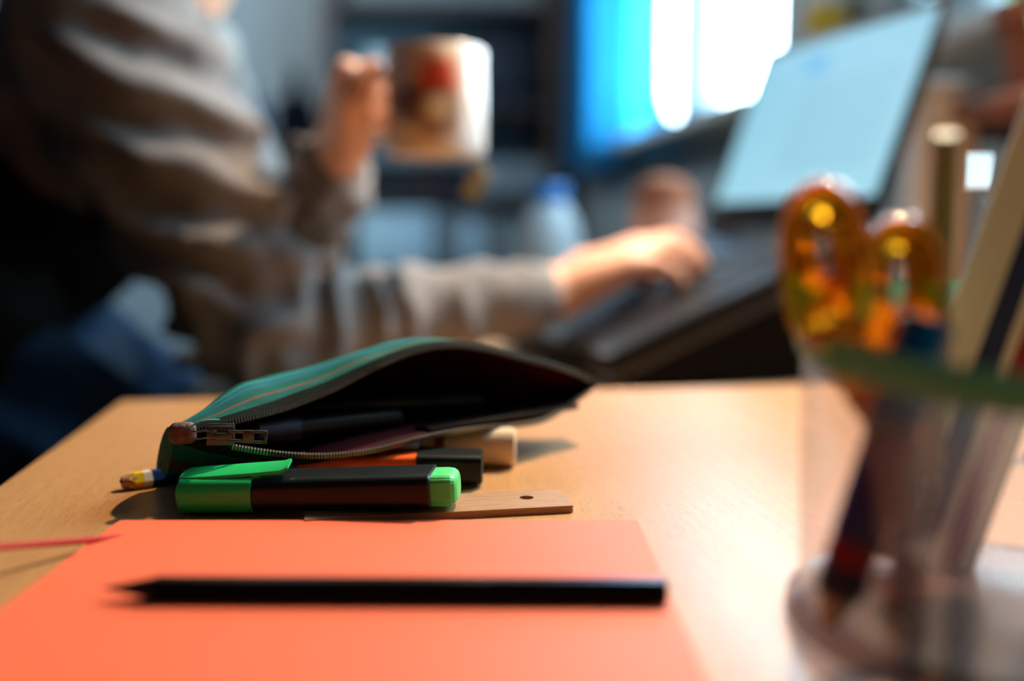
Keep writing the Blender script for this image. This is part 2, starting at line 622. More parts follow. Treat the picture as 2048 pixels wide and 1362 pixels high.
# ------------------------------------------------------------------ room (room frame: x' to the window wall, y' away)
XW, XL, YF, YB, ZC = 0.90, -2.6, -1.6, 4.40, 2.6
FL = MB().box(((XW + XL) / 2, (YF + YB) / 2, -0.05), (XW - XL + 0.4, YB - YF + 0.4, 0.1))
struct(FL.done('floor', M_floor, frame=ROOM))
struct(MB().box(((XW + XL) / 2, (YF + YB) / 2, ZC + 0.05), (XW - XL + 0.4, YB - YF + 0.4, 0.1)).done('ceiling', M_ceil, frame=ROOM))
struct(MB().box((XL - 0.05, (YF + YB) / 2, ZC / 2), (0.1, YB - YF, ZC)).done('wall_left', M_walldark, frame=ROOM))
struct(MB().box(((XW + XL) / 2, YB + 0.05, ZC / 2), (XW - XL + 0.2, 0.1, ZC)).done('wall_back', M_wall, frame=ROOM))
struct(MB().box(((XW + XL) / 2, YF - 0.05, ZC / 2), (XW - XL + 0.2, 0.1, ZC)).done('wall_front', M_walldark, frame=ROOM))
WY0, WY1, WZ0, WZ1 = 2.13, 3.62, TZ + 0.41, TZ + 1.52
b = MB()
WX = XW + 0.06
VY0, VY1 = 0.66, 1.66                      # a second window nearer than the frame's edge
for y0, y1 in ((YF, VY0), (VY1, WY0), (WY1, YB)):
    b.box((WX, (y0 + y1) / 2, ZC / 2), (0.12, y1 - y0, ZC))
for y0, y1 in ((VY0, VY1), (WY0, WY1)):
    b.box((WX, (y0 + y1) / 2, WZ0 / 2), (0.12, y1 - y0, WZ0))
    b.box((WX, (y0 + y1) / 2, (WZ1 + ZC) / 2), (0.12, y1 - y0, ZC - WZ1))
struct(b.done('wall_right', M_wall, frame=ROOM))


def window(name, edges):
    y_0, y_1 = edges[0], edges[-1]
    wn = struct(thing(name, 'white framed window', 'window', ROOM @ V((XW, y_0, WZ0)), AL))
    del wn['label'], wn['category']
    b = MB()
    for z in (WZ0 + 0.02, WZ1 - 0.02):
        b.box((XW + 0.06, (y_0 + y_1) / 2, z), (0.06, y_1 - y_0, 0.04), 0.006)
    for i, y in enumerate(edges):
        end = i in (0, len(edges) - 1)
        yy = y + (0.02 if i == 0 else -0.02 if end else 0)
        b.box((XW + 0.05, yy, (WZ0 + WZ1) / 2), (0.08, 0.04 if end else 0.15, WZ1 - WZ0), 0.006)
    b.done('window_frame', M_frame, wn, frame=ROOM)
    for y0, y1 in zip(edges, edges[1:]):
        MB().box((XW + 0.06, (y0 + y1) / 2, (WZ0 + WZ1) / 2), (0.006, y1 - y0 - 0.05, WZ1 - WZ0 - 0.06)).done('pane', M_pane, wn, frame=ROOM)
    MB().box((XW - 0.035, (y_0 + y_1) / 2, WZ0 - 0.015), (0.13, y_1 - y_0 + 0.04, 0.03), 0.006).done('window_sill', M_white, wn, frame=ROOM)


window('window_1', (WY0, 2.82, WY1))
window('window_2', (VY0, 1.48, VY1))
struct(MB().box((XL + 0.008, (YF + YB) / 2, 0.04), (0.016, YB - YF, 0.08), 0.003).done('baseboard_left', M_white, frame=ROOM))
struct(MB().box(((XW + XL) / 2, YB - 0.008, 0.04), (XW - XL, 0.016, 0.08), 0.003).done('baseboard_back', M_white, frame=ROOM))


# ------------------------------------------------------------------ desks
def desk(name, label, x0, x1, y0, y1, ztop, mtop, medge, legm):
    t = thing(name, label, 'table', ROOM @ V(((x0 + x1) / 2, (y0 + y1) / 2, 0)), AL)
    o = MB().box(((x0 + x1) / 2, (y0 + y1) / 2, ztop - 0.0125), (x1 - x0, y1 - y0, 0.025), 0.003).done('table_top', mtop, t, frame=ROOM)
    MB().box(((x0 + x1) / 2, y0 + 0.0, ztop - 0.014), (x1 - x0 - 0.004, 0.006, 0.022), 0.002).done('front_edging', medge, t, frame=ROOM)
    for x in (x0 + 0.06, x1 - 0.06):
        for y in (y0 + 0.07, y1 - 0.07):
            MB().box((x, y, (ztop - 0.025) / 2), (0.045, 0.045, ztop - 0.025), 0.004).done('leg', legm, t, frame=ROOM)
    for y in (y0 + 0.07, y1 - 0.07):
        MB().box(((x0 + x1) / 2, y, ztop - 0.065), (x1 - x0 - 0.165, 0.02, 0.08)).done('apron', legm, t, frame=ROOM)
    return t


c0 = to_room(Pz(240, 800))
TX0, TY1 = c0.x, c0.y
desk('front_table', 'beech topped table in the foreground carrying the stationery', TX0, XW - 0.02, -0.55, TY1, TZ, M_table, M_table, M_brown)
DZ = TZ - 0.03
DY0 = TY1 + 0.05
DX0 = TX0 + 0.01
desk('rear_desk', 'lower beech desk behind the front table, under the laptop stand', DX0, XW - 0.02, DY0, 2.0, DZ, M_desk, M_greyedge, M_darkwood)

# ------------------------------------------------------------------ orange folder with elastic
FT = 0.0024
fl, fr_ = Pz(240, 1040, FT), Pz(1275, 1040, FT)
f_n = V((0, -1, 0))
L_dir = (Pz(20, 1228, FT) - fl).normalized()
R_dir = (Pz(1440, 1362, FT) - fr_).normalized()
sx = (fr_ - fl).normalized()
fd = (L_dir + R_dir).normalized()
fd = V((sx.y, -sx.x, 0)) if abs(sx.dot(fd)) < 0.2 else fd
Wf, Hf = (fr_ - fl).length, 0.297
folder = thing('orange_folder', 'orange card folder lying flat under the black pencil', 'folder', (fl + fr_) / 2 - V((0, 0, FT)))
MF = Matrix.Translation(fl - V((0, 0, FT))) @ Matrix((sx, -fd, V((0, 0, 1)))).transposed().to_4x4()


def sheet(z, th, inset=0.0, r=0.002):
    rs = []
    for zz in (z, z + th):
        ring = []
        for cx, cy, a0 in ((r, -Hf + r, pi), (Wf - r, -Hf + r, 1.5 * pi), (Wf - r, -r, 0), (r, -r, pi / 2)):
            for k in range(4):
                a = a0 + k / 3 * pi / 2
                ring.append(V((min(max(cx + r * math.cos(a), inset), Wf - inset), min(max(cy + r * math.sin(a), -Hf + inset), -inset), zz)))
        rs.append(ring)
    b = MB()
    b.loft(rs)
    return b


sheet(0.0002, 0.0006).done('back_cover', M_orange, folder, frame=MF)
sheet(0.0009, 0.0008, 0.003).done('paper_sheets', M_whitep, folder, frame=MF)
sheet(0.0018, 0.0006).done('front_cover', M_orange, folder, frame=MF)
e0 = Pz(212, 1067, 0.003)
e1 = Pz(0, 1094, 0.010)
e2 = e1 + (e1 - e0) * 1.3 + V((0, 0, 0.004))
e3 = Pz(-420, 1330, 0.006)
e4 = MF @ V((0.004, -0.262, 0.0016))
pts = curve([(0, e0 + V((0.006, 0, -0.0015))), (0.25, e1), (0.5, e2), (0.75, e3), (1, e4)], [i / 40 for i in range(41)])
MB().tube(pts, 0.0013, 8).done('elastic_band', M_red_elastic, folder)


# ------------------------------------------------------------------ pencils
def hexring(M, r, x, n=6, rot=0.0):
    return [M @ V((x, r * math.cos(rot + 2 * pi * k / n), r * math.sin(rot + 2 * pi * k / n))) for k in range(n)]


def ring(M, r, x, n=24):
    return [M @ V((x, r * math.cos(2 * pi * k / n), r * math.sin(2 * pi * k / n))) for k in range(n)]


# black pencil on the folder: X axis from its blunt end to its point
A = Pz(1333, 1203, FT)
B = Pz(205, 1198, FT)
PR = 0.0041
A = A + V((0, 0, PR * 0.87))
B = B + V((0, 0, PR * 0.87))
Lp = (B - A).length
Mp = Matrix.Translation(A) @ ortho(B - A)
bp = thing('black_pencil', 'black pencil lying across the orange folder', 'pencil', (A + B) / 2 - V((0, 0, PR)))
b = MB()
b.loft([hexring(Mp, PR * 0.9, 0), hexring(Mp, PR, 0.0006), hexring(Mp, PR, Lp - 0.017)])
b.done('shaft', M_black, bp, ang=30)
b = MB()
b.loft([ring(Mp, PR * 0.9, Lp - 0.0172), ring(Mp, PR * 0.3, Lp - 0.005)])
b.done('sharpened_cone', M_blackpl, bp)
b = MB()
b.loft([ring(Mp, PR * 0.3, Lp - 0.005), ring(Mp, 0.0002, Lp)])
b.done('lead_point', M_lead, bp)

# short blue pencil under the case
A = Pz(243, 981, 0.0)
B = Pz(440, 953, 0.0)
PR = 0.0043
A += V((0, 0, PR * 0.87))
B += V((0, 0, PR * 0.87))
Lp = (B - A).length
Mp = Matrix.Translation(A) @ ortho(B - A)
bl = thing('blue_pencil', 'blue pencil with yellow and white bands, its blunt tip out of the case', 'pencil', A - V((0, 0, PR)))
b = MB()
b.loft([hexring(Mp, PR, 0.0134), hexring(Mp, PR, Lp)])
b.done('shaft', M_bluep, bl, ang=30)
b = MB()
b.loft([hexring(Mp, PR * 1.005, 0.0096), hexring(Mp, PR * 1.005, 0.0134)])
b.done('white_band', M_whitep, bl, ang=30)
# yellow end with a scalloped edge where the sharpener stopped
b = MB()
rr = []
nn = 48
for x_ in (0, 1):
    r_ = []
    for k in range(nn):
        a = 2 * pi * k / nn
        hexr = PR * math.cos(pi / 6) / math.cos(((a) % (pi / 3)) - pi / 6)
        sc = abs(math.cos(3 * a)) ** 1.5
        x = 0.0096 if x_ else 0.0026 + 0.0026 * sc
        r_.append(Mp @ V((x, hexr * math.cos(a), hexr * math.sin(a))))
    rr.append(r_)
b.loft(rr, cap=False)
b.done('yellow_band', M_yellow, bl, ang=30)
b = MB()
b.loft([ring(Mp, PR * 0.62, 0.0003), ring(Mp, PR * 0.72, 0.0016), ring(Mp, PR * 0.90, 0.0048), ring(Mp, PR * 0.86, 0.0075)])
b.done('blunt_wood', M_penwood, bl)
MB().ball(Mp @ V((0.0004, 0, 0.0004)), 0.0011).done('lead', M_lead, bl)


# ------------------------------------------------------------------ highlighters
def rrect(M, x, hy, hz, r, z0=0.0, n=6):
    out = []
    for cy, cz, a0 in ((hy - r, hz - r, 0), (-hy + r, hz - r, pi / 2), (-hy + r, -hz + r, pi), (hy - r, -hz + r, 1.5 * pi)):
        for k in range(n):
            a = a0 + k / (n - 1) * pi / 2
            out.append(M @ V((x, cy + r * math.cos(a), z0 + cz + r * math.sin(a))))
    return out


HL = Pz(349, 1034, 0.0)
HRp = Pz(860, 1025, 0.0042)
hx = (HRp - HL).normalized()
Hh, Hd = 0.0152, 0.0265
MH = Matrix.Translation(HL) @ ortho(hx) @ Matrix.Translation((0, Hd / 2, Hh / 2))
kx = (HRp - HL).length
hg = thing('highlighter', 'green capped black highlighter lying in front of the pencil case', 'highlighter', HL)
XC = kx * (505 - 349) / (860 - 349)
b = MB()
b.loft([rrect(MH, XC - 0.006, Hd / 2 - .0012, Hh / 2 - .0012, .004), rrect(MH, XC + .0002, Hd / 2 - .0008, Hh / 2 - .0008, .0042), rrect(MH, kx - .0006, Hd / 2 - .0004, Hh / 2 - .0004, .0036), rrect(MH, kx, Hd / 2 - .001, Hh / 2 - .001, .0032)])
b.done('barrel', M_blackpl, hg)
b = MB()
b.loft([rrect(MH, .0004, Hd / 2 - .0016, Hh / 2 - .0016, .005), rrect(MH, .0012, Hd / 2 - .0004, Hh / 2 - .0004, .0055), rrect(MH, .002, Hd / 2, Hh / 2, .0058), rrect(MH, XC, Hd / 2, Hh / 2, .0052), rrect(MH, XC, Hd / 2 - .0009, Hh / 2 - .0009, .0045), rrect(MH, XC - .008, Hd / 2 - .0014, Hh / 2 - .0014, .0045)])
cap = b.done('cap', M_greenpl, hg)
# clip: a plate rooted on the cap's closed end, leaning to the near side and rising over the barrel
b = MB()
rings = []
for x, z, hw, th in ((.0006, -.0012, .0040, .0034), (.003, .0000, .0050, .0024), (.014, .0008, .0052, .0018), (.032, .0018, .0051, .0017), (.0445, .0026, .0049, .0016), (.0468, .0034, .0046, .0016), (.0478, .0039, .0036, .0013)):
    Mx = MH @ Matrix.Translation((0, -Hd / 2 + .0092, Hh / 2 + .0004 + z)) @ Matrix.Rotation(math.radians(16), 4, 'X')
    rings.append(rrect(Mx, x, hw, th / 2, th * 0.4, n=4))
b.loft(rings)
b.done('clip', M_greenpl, cap)
# ribbed end plug
b = MB()
rings = []
for x, s_ in ((kx - .004, .80), (kx + .0056, .80), (kx + .0082, .76), (kx + .0098, .66), (kx + .0106, .52)):
    r_ = []
    base_r = rrect(IDN, 0, (Hd / 2) * s_, (Hh / 2) * (s_ + 0.06), .0035, n=16)
    for i, p in enumerate(base_r):
        rib = 1.0 - (0.022 if (i // 2) % 2 else 0.0) * (1 if s_ > .7 else 0)
        r_.append(MH @ V((x, p.y * rib, p.z * rib - 0.0002)))
    rings.append(r_)
b.loft(rings)
b.done('ribbed_plug', M_greenpl2, hg, ang=20)

# orange highlighter with black cap behind it
OR = Pz(966, 979, 0.0)
ox = V((1, 0.03, 0)).normalized()
Oh, Od = 0.0160, 0.0245
MO = Matrix.Translation(OR) @ ortho(-ox) @ Matrix.Translation((0, -Od / 2, Oh / 2))
oh = thing('highlighter', 'orange highlighter with a black cap, half under the pencil case', 'highlighter', OR)
b = MB()
b.loft([rrect(MO, 0, Od / 2 - .0030, Oh / 2 - .0022, .003), rrect(MO, .0008, Od / 2 - .0020, Oh / 2 - .0012, .0034), rrect(MO, .026, Od / 2 - .0002, Oh / 2 - .0002, .0034), rrect(MO, .0305, Od / 2, Oh / 2, .0034), rrect(MO, .0308, Od / 2 - .0010, Oh / 2 - .0010, .003)])
b.done('cap', M_blackpl, oh)
b = MB()
b.loft([rrect(MO, .0300, Od / 2 - .0008, Oh / 2 - .0008, .0034), rrect(MO, .085, Od / 2 - .0008, Oh / 2 - .0008, .0034), rrect(MO, .086, Od / 2 - .002, Oh / 2 - .002, .003)])
b.done('barrel', M_orangepl, oh)

# cream eraser stick with a maroon band
ER = Pz(1031, 940, 0.0)
R_ = 0.0098
ME = Matrix.Translation(ER + V((0, R_, R_))) @ ortho(V((-1, 0.02, 0)))
er = thing('eraser_stick', 'cream round eraser stick with a maroon band, beside the orange highlighter cap', 'eraser', ER)
b = MB()
b.loft([ring(ME, R_ * .86, 0, 40), ring(ME, R_ * .97, .0006, 40), ring(ME, R_, .0022, 40), ring(ME, R_, .047, 40), ring(ME, R_ * .9, .048, 40)])
b.done('eraser_body', M_cream, er)
b = MB()
b.loft([ring(ME, R_ * 1.012, .0355, 40), ring(ME, R_ * 1.012, .0405, 40)])
b.done('maroon_band', M_maroon, er)

# wooden ruler with a hole
RT = 0.0031
q0, q1 = Pz(1112, 976, RT), Pz(1147, 1011, RT)
g = (Pz(760, 1031, RT) - q1).normalized()      # along the front edge, leftwards
wv_ = V((-g.y, g.x, 0))
if wv_.y < 0:
    wv_ = -wv_
RW = 0.0275
RLen = 0.112
MR = Matrix.Translation(q1 - V((0, 0, RT))) @ Matrix((g, wv_, V((0, 0, 1)))).transposed().to_4x4()
hc = MR.inverted() @ Pz(1053, 995, RT)
b = MB()
bm = b.bm


def ruler_face(z):
    outer = [(0.0, 0.0006), (0.0006, 0), (RLen, 0), (RLen, RW), (0.0008, RW), (0, RW - 0.0008)]
    return [bm.verts.new((x, y, z)) for x, y in outer], [bm.verts.new((hc.x + .0031 * math.cos(2 * pi * k / 24), hc.y + .0031 * math.sin(2 * pi * k / 24), z)) for k in range(24)]


o0, h0 = ruler_face(0)
o1, h1 = ruler_face(RT)
for o_, h_ in ((o0, h0), (o1, h1)):
    es = [bm.edges.new((o_[i], o_[(i + 1) % len(o_)])) for i in range(len(o_))] + [bm.edges.new((h_[i], h_[(i + 1) % 24])) for i in range(24)]
    bmesh.ops.triangle_fill(bm, edges=es, use_beauty=True)
for a_, b_ in ((o0, o1), (h0, h1)):
    for i in range(len(a_)):
        j = (i + 1) % len(a_)
        bm.faces.new((a_[i], a_[j], b_[j], b_[i]))
rl = b.done('wooden_ruler', M_ruler, frame=MR, origin=q1 - V((0, 0, RT)), rot=math.atan2(g.y, g.x))
tag(rl, 'wooden ruler end with a drilled hole, poking out under the highlighter', 'ruler')

# ------------------------------------------------------------------ pencil case
UP = [(350, 868, .4255), (395, 858, .429), (440, 849, .433), (494, 836, .440), (560, 819, .450), (611, 801, .458), (663, 780, .466), (715, 753, .474), (765, 728, .481), (834, 701, .492),
      (902, 691, .503), (970, 698, .515), (1039, 715, .527), (1107, 732, .539), (1158, 749, .551), (1194, 768, .560)]
LO = [(350, 874, .4250), (400, 884, .427), (450, 892, .429), (520, 904, .4315), (580, 911, .4350), (640, 913, .440), (700, 909, .445), (760, 899, .451), (830, 881, .461), (900, 866, .474),
      (960, 858, .488), (1020, 853, .503), (1080, 844, .519), (1120, 824, .535), (1158, 798, .549), (1194, 772, .560)]
NT = 96
ts = [i / NT for i in range(NT + 1)]


def param(lst):
    x0, x1 = lst[0][0], lst[-1][0]
    return [((p[0] - x0) / (x1 - x0), P(*p)) for p in lst]


U = curve(param(UP), ts)
Lw = curve(param(LO), ts)
bdir = V((-0.57, 0.82, 0)).normalized()
case = thing('pencil_case', 'open teal pencil case with red stripes and a dark zip, behind the highlighters', 'pencil case', V(((U[0].x + U[-1].x) / 2, 0.5, TZ)))


def smooth(a, b, t):
    t = max(0, min(1, (t - a) / (b - a)))
    return t * t * (3 - 2 * t)


UFs, LFs, prof = [], [], []
for t, u, l in zip(ts, U, Lw):
    k = smooth(0, .10, t) * (1 - smooth(.86, 1, t))
    dep = lerp(lerp(.030, .095, smooth(0, .3, t)), .020, smooth(.72, 1, t))
    kr = smooth(0, .34, t) * (1 - smooth(.86, 1, t))
    uf = u + bdir * (.002 + .0024 * kr * (1 - .85 * smooth(.28, .6, t))) + V((0, 0, .0010 + .0024 * kr * (1 - .8 * smooth(.25, .6, t))))
    lf = l + bdir * (.002 + .001 * k + .004 * smooth(.28, .5, t) * k) + V((0, 0, (-.0016 - .0022 * k) * (1 - .9 * smooth(.28, .5, t))))
    UFs.append(uf)
    LFs.append(lf)
    hump = lerp(.0085, -.0012, smooth(.1, .62, t)) * smooth(0, .24, t) * (1 - smooth(.86, 1, t))
    zt = uf.z - TZ
    crest = uf + bdir * dep * .32 + V((0, 0, hump))
    shoulder = uf + bdir * dep * .72
    shoulder.z = TZ + max(.012, zt * .72)
    backp = lerp(uf, lf, .5) + bdir * dep
    backp.z = TZ + max(.006, min(.016, zt * .3))
    bot2 = lf + bdir * dep * .78
    bot2.z = TZ + .0022
    bot1 = lf + bdir * max(dep * .42, .012)
    bot1.z = TZ + lerp(.0022, max(.0022, min(lf.z - TZ, .0185)), .15 + .85 * smooth(.28, .38, t) * (1 - smooth(.75, .9, t)))
    lift = smooth(.70, .95, t)                 # the right end of the case hangs clear of the table
    rest = 1 - smooth(.02, .20, t)             # and the left end rests on the blue pencil
    for q_ in (bot1, bot2, backp):
        q_.z = max(q_.z, TZ + .0105 * rest)
        q_.z = max(q_.z, lerp(q_.z, lf.z - .003, lift))
    pf = curve([(0, uf), (.18, crest), (.38, shoulder), (.52, backp), (.68, bot2), (.86, bot1), (1, lf)], [j / 30 for j in range(31)])
    for p in pf:
        q = p * 1.0
        p.z += 0.0008 * noise.noise(q * 60) * k
        p.z = max(p.z, TZ + .0012)
    prof.append(pf)


def cloth(shift, name, m, parent):
    bm = bmesh.new()
    uvl = bm.loops.layers.uv.new('UV')
    g_ = [[bm.verts.new(p) for p in pf] for pf in prof]
    cds = {}
    for i, r_ in enumerate(g_):
        for j, v in enumerate(r_):
            cds[v] = (i / NT, j / 30)
    for a, b_ in zip(g_, g_[1:]):
        for j in range(30):
            bm.faces.new((a[j], b_[j], b_[j + 1], a[j + 1]))
    bm.faces.new(g_[0])
    bm.faces.new(g_[-1][::-1])
    bmesh.ops.recalc_face_normals(bm, faces=bm.faces)
    for f in bm.faces:
        for lp in f.loops:
            lp[uvl].uv = cds[lp.vert]
    if shift:
        bm.normal_update()
        cen = [sum(pf, V()) / len(pf) for pf in prof]
        mv = {}
        for i, r_ in enumerate(g_):
            for j, v in enumerate(r_):
                d = cen[i] - v.co
                mv[v] = v.co + d.normalized() * min(shift, d.length * .3)
        for v, c_ in mv.items():
            v.co = c_
    mb = MB()
    mb.bm = bm
    return mb.done(name, m, parent, ang=60)


cloth(0, 'cloth_shell', M_case, case)
cloth(.0012, 'lining', M_lining, case)


def strip(a, b_, th=.0007):
    mb = MB()
    rings = []
    for i, (p, q) in enumerate(zip(a, b_)):
        d = (q - p).normalized() if (q - p).length > 1e-6 else V((0, 0, 1))
        tt = (a[min(i + 1, len(a) - 1)] - a[max(i - 1, 0)]).normalized()
        nrm = d.cross(tt).normalized() * th / 2
        rings.append([p + nrm, q + nrm, q - nrm, p - nrm])
    mb.loft(rings)
    return mb


strip([p - (q - p).normalized() * .001 for p, q in zip(UFs, U)], U).done('zip_tape', M_tape, case)
strip([p - (q - p).normalized() * .001 for p, q in zip(LFs, Lw)], Lw).done('zip_tape', M_tape, case)


def teeth(line, inward, i0):
    mb = MB()
    acc, step = 0, .00135
    dists = [0]
    for a, b_ in zip(line, line[1:]):
        dists.append(dists[-1] + (b_ - a).length)
    tot = dists[-1]
    x = tot * i0
    while x < tot * .975:
        i = max(k for k in range(len(dists)) if dists[k] <= x)
        i = min(i, len(line) - 2)
        f = (x - dists[i]) / (dists[i + 1] - dists[i])
        p = lerp(line[i], line[i + 1], f)
        tdir = (line[i + 1] - line[i]).normalized()
        M_ = Matrix.Translation(p) @ ortho(tdir, inward)
        mb.box((0, 0, .0003), (.00072, .0016, .0022), 0, M=M_)
        x += step
    o = mb.done('zip_teeth', M_teeth, case, ang=30)
    o['kind'] = 'stuff'
    return o


teeth(U, V((0, -.3, -1)), .03)
teeth(Lw, V((0, -.3, 1)), .10)
# slider and pull
sp_ = P(452, 869, .428)
MS = Matrix.Translation(sp_) @ ortho(V((1, .25, -.05))) @ Matrix.Scale(1.12, 4)
b = MB()
b.box((-.002, -.0022, .0), (.0105, .0011, .0078), .0006, M=MS)
b.box((-.002, .0022, .0), (.0105, .0011, .0078), .0006, M=MS)
b.box((-.0045, 0, 0), (.0035, .004, .0022), .0003, M=MS)
b.box((-.001, -.0034, 0), (.0062, .0020, .0030), .0007, M=MS)
sl = b.done('zip_slider', M_gun, case)
MP_ = MS @ Matrix.Translation((.0095, -.0036, -.0002)) @ Matrix.Rotation(math.radians(2), 4, 'Y')
b = MB()
b.box((-.0058, 0, .0018), (.0060, .0010, .0012), .0003, M=MP_)
b.box((-.0058, 0, -.0018), (.0060, .0010, .0012), .0003, M=MP_)
b.box((-.0010, 0, 0), (.0044, .0011, .0052), .0004, M=MP_)
b.box((.0033, 0, .0021), (.0052, .0011, .0011), .0003, M=MP_)
b.box((.0033, 0, -.0021), (.0052, .0011, .0011), .0003, M=MP_)
b.box((.0056, 0, 0), (.0012, .0011, .0052), .0004, M=MP_)
b.done('pull_tab', M_gun, sl)
te = P(368, 866, .4245)
b = MB()
MT = Matrix.Translation(te) @ ortho(V((1, .3, 0)))
b.box((-.0005, 0, 0), (.0115, .0075, .0095), .0032, 4, M=MT)
b.done('end_tab', M_leather, case)
b = MB()
for s_ in (-1, 1):
    b.tube([te + V((.004 + .0016 * i, -.0045, s_ * .0016 + .0003 * math.sin(2 * i))) for i in range(8)], .00045, 6)
b.done('zip_end_teeth', M_gun, case)
b = MB()
b.tube(curve([(0, te + V((.004, -.004, .0035))), (.5, te + V((.010, -.004, .0062))), (1, te + V((.016, -.001, .0060)))], [i / 8 for i in range(9)]), .0004, 6)
b.done('loose_thread', M_thread, case)


# contents of the case
def pen(name, label, a, b_, r, m1, m2, frac, cat='pen'):
    a, b_ = V(a), V(b_)
    t = thing(name, label, cat, a)
    M_ = Matrix.Translation(a) @ ortho(b_ - a)
    L = (b_ - a).length
    mb = MB()
    mb.loft([ring(M_, r * .8, 0), ring(M_, r, .0012), ring(M_, r, L * frac)])
    mb.done('cap', m1, t)
    mb = MB()
    mb.loft([ring(M_, r * .93, L * frac), ring(M_, r * .93, L - .002), ring(M_, r * .6, L)])
    mb.done('barrel', m2, t)
    return t


pen('marker_pen', 'dark marker with an indigo cap inside the open pencil case', P(505, 866, .447), P(800, 835, .497), .0058, M_indigo, M_blackpl, .28, 'marker')
pen('ballpoint_pen', 'slim black pen lying deepest inside the pencil case', P(600, 815, .480), P(960, 800, .540), .0042, M_blackpl, M_indigo, .75)
a_, b_ = P(860, 868, .476), P(1157, 816, .545)
Mr = Matrix.Translation(a_) @ ortho(b_ - a_)
Lr = (b_ - a_).length
b = MB()
b.box((Lr / 2, 0.006, 0.001), (Lr, .013, .0032), .0004, M=Mr)
tag(b.done('flat_black_ruler', M_black), 'flat black ruler sticking out of the right end of the pencil case', 'ruler')

# ------------------------------------------------------------------ clear cup with pens and scissors
CC = V((0.147, 0.285, TZ))
CR = 0.062
CH = P(1600, 643, .285).z - TZ
cup = thing('clear_cup', 'clear plastic pen cup with a dark green rim', 'cup', CC)
b = MB()
pr = [(CR * .2, .010), (CR * .93, .010), (CR * .965, .013), (CR * .985, CH * .5), (CR, CH - .001), (CR + .0012, CH - .001), (CR * .985 + .0012, CH * .5), (CR * .965 + .0012, .004), (CR * .9, .0)]
b.lathe([(CR * .955, .0095), (CR * .975, CH * .5), (CR * .995, CH - .002)], CC, n=72, cap=False)


def slant(v):                     # the soft cup's mouth dips towards the near side
    k_ = (v.co.z - TZ) / CH
    v.co.z -= .0085 * k_ * (CC.y - v.co.y) / CR


for v in b.bm.verts:
    slant(v)
b.done('cup_wall', M_cup, cup)
b = MB()
b.lathe([(CR * .2, 0.0006), (CR * .98, .0006), (CR * 1.03, .003), (CR * 1.02, .0075), (CR * .97, .0100), (CR * .90, .0085), (CR * .2, .0075)], CC, n=72)
b.done('thick_base', M_thick, cup)
b = MB()
b.lathe([(CR * .985, CH - .0105), (CR * 1.015, CH - .010), (CR * 1.025, CH - .004), (CR * 1.02, CH - .0005), (CR * 1.0, CH + .0006), (CR * .985, CH - .0005), (CR * .985, CH - .0105)], CC, n=72, cap=False)
for v in b.bm.verts:
    slant(v)
b.done('rim', M_rim, cup)

# scissors: two amber loops, shanks, blades
sc = thing('scissors', 'scissors with translucent amber handles standing in the clear cup', 'scissors', CC + V((-.02, 0, .011)))


def oval(cx, cy, Y, hw, hh, tilt, rad, low):
    pts, rs = [], []
    for k in range(40):
        a = 2 * pi * k / 40
        x, y = hw * math.cos(a), hh * math.sin(a)
        x *= 1 + .12 * math.sin(a)
        X = cx + x * math.cos(tilt) + y * math.sin(tilt)
        Yp = cy - (-x * math.sin(tilt) + y * math.cos(tilt))
        pts.append(P(X, Yp, Y + .010 * (-x / hw) * .35))
        rs.append(rad * (1 + low * max(0, -math.sin(a))))
    return pts, rs


p1, r1 = oval(1652, 525, .272, 52, 128, math.radians(-5), .0056, .5)
p2, r2 = oval(1795, 590, .277, 54, 122, math.radians(4), .0056, .5)
b = MB()
b.tube(p1, r1, 14, closed=True, up=V((.3, -1, .2)))
sh1 = curve([(0, P(1662, 640, .2750)), (.4, P(1690, 710, .2740)), (1, P(1745, 830, .2710))], [i / 10 for i in range(11)])
b.tube(sh1, [.0061, .0063, .0063, .0062, .006, .0056, .0053, .005, .0047, .0043, .0039], 14, up=V((0, -1, 0)))
b.done('handle', M_amber, sc)
b = MB()
b.tube(p2, r2, 14, closed=True, up=V((.3, -1, .2)))
sh2 = curve([(0, P(1785, 700, .2780)), (.4, P(1765, 760, .2770)), (1, P(1742, 840, .2770))], [i / 10 for i in range(11)])
b.tube(sh2, [.0061, .0063, .0063, .0062, .006, .0056, .0053, .005, .0047, .0043, .0039], 14, up=V((0, -1, 0)))
b.done('handle', M_amber, sc)


def blade(a, tip, wd, th, off):
    b = MB()
    d = (tip - a)
    M_ = Matrix.Translation(a) @ ortho(d, V((.3, -1, 0)))
    L = d.length
    rings = []
    for f, w_ in ((0, .7), (.15, 1), (.5, .9), (.85, .5), (1, .08)):
        h = wd * w_
        rings.append([M_ @ V((L * f, -h * .3, off)), M_ @ V((L * f, h, off)), M_ @ V((L * f, h * .9, off + th)), M_ @ V((L * f, -h * .3, off + th))])
    b.loft(rings)
    return b


blade(P(1745, 825, .2725), V((.122, .295, TZ + .0125)), .007, .0012, .0002).done('blade', M_steel, sc)
blade(P(1742, 835, .2755), V((.128, .297, TZ + .0125)), .007, .0012, -.0014).done('blade', M_steel, sc)
MB().lathe([(.0001, -.001), (.003, -.001), (.003, .003), (.0024, .0036), (.0001, .0036)], M=Matrix.Translation(P(1748, 850, .2710)) @ ortho(V((1, 0, 0)), V((0, -1, 0)))).done('pivot_screw', M_steel, sc)


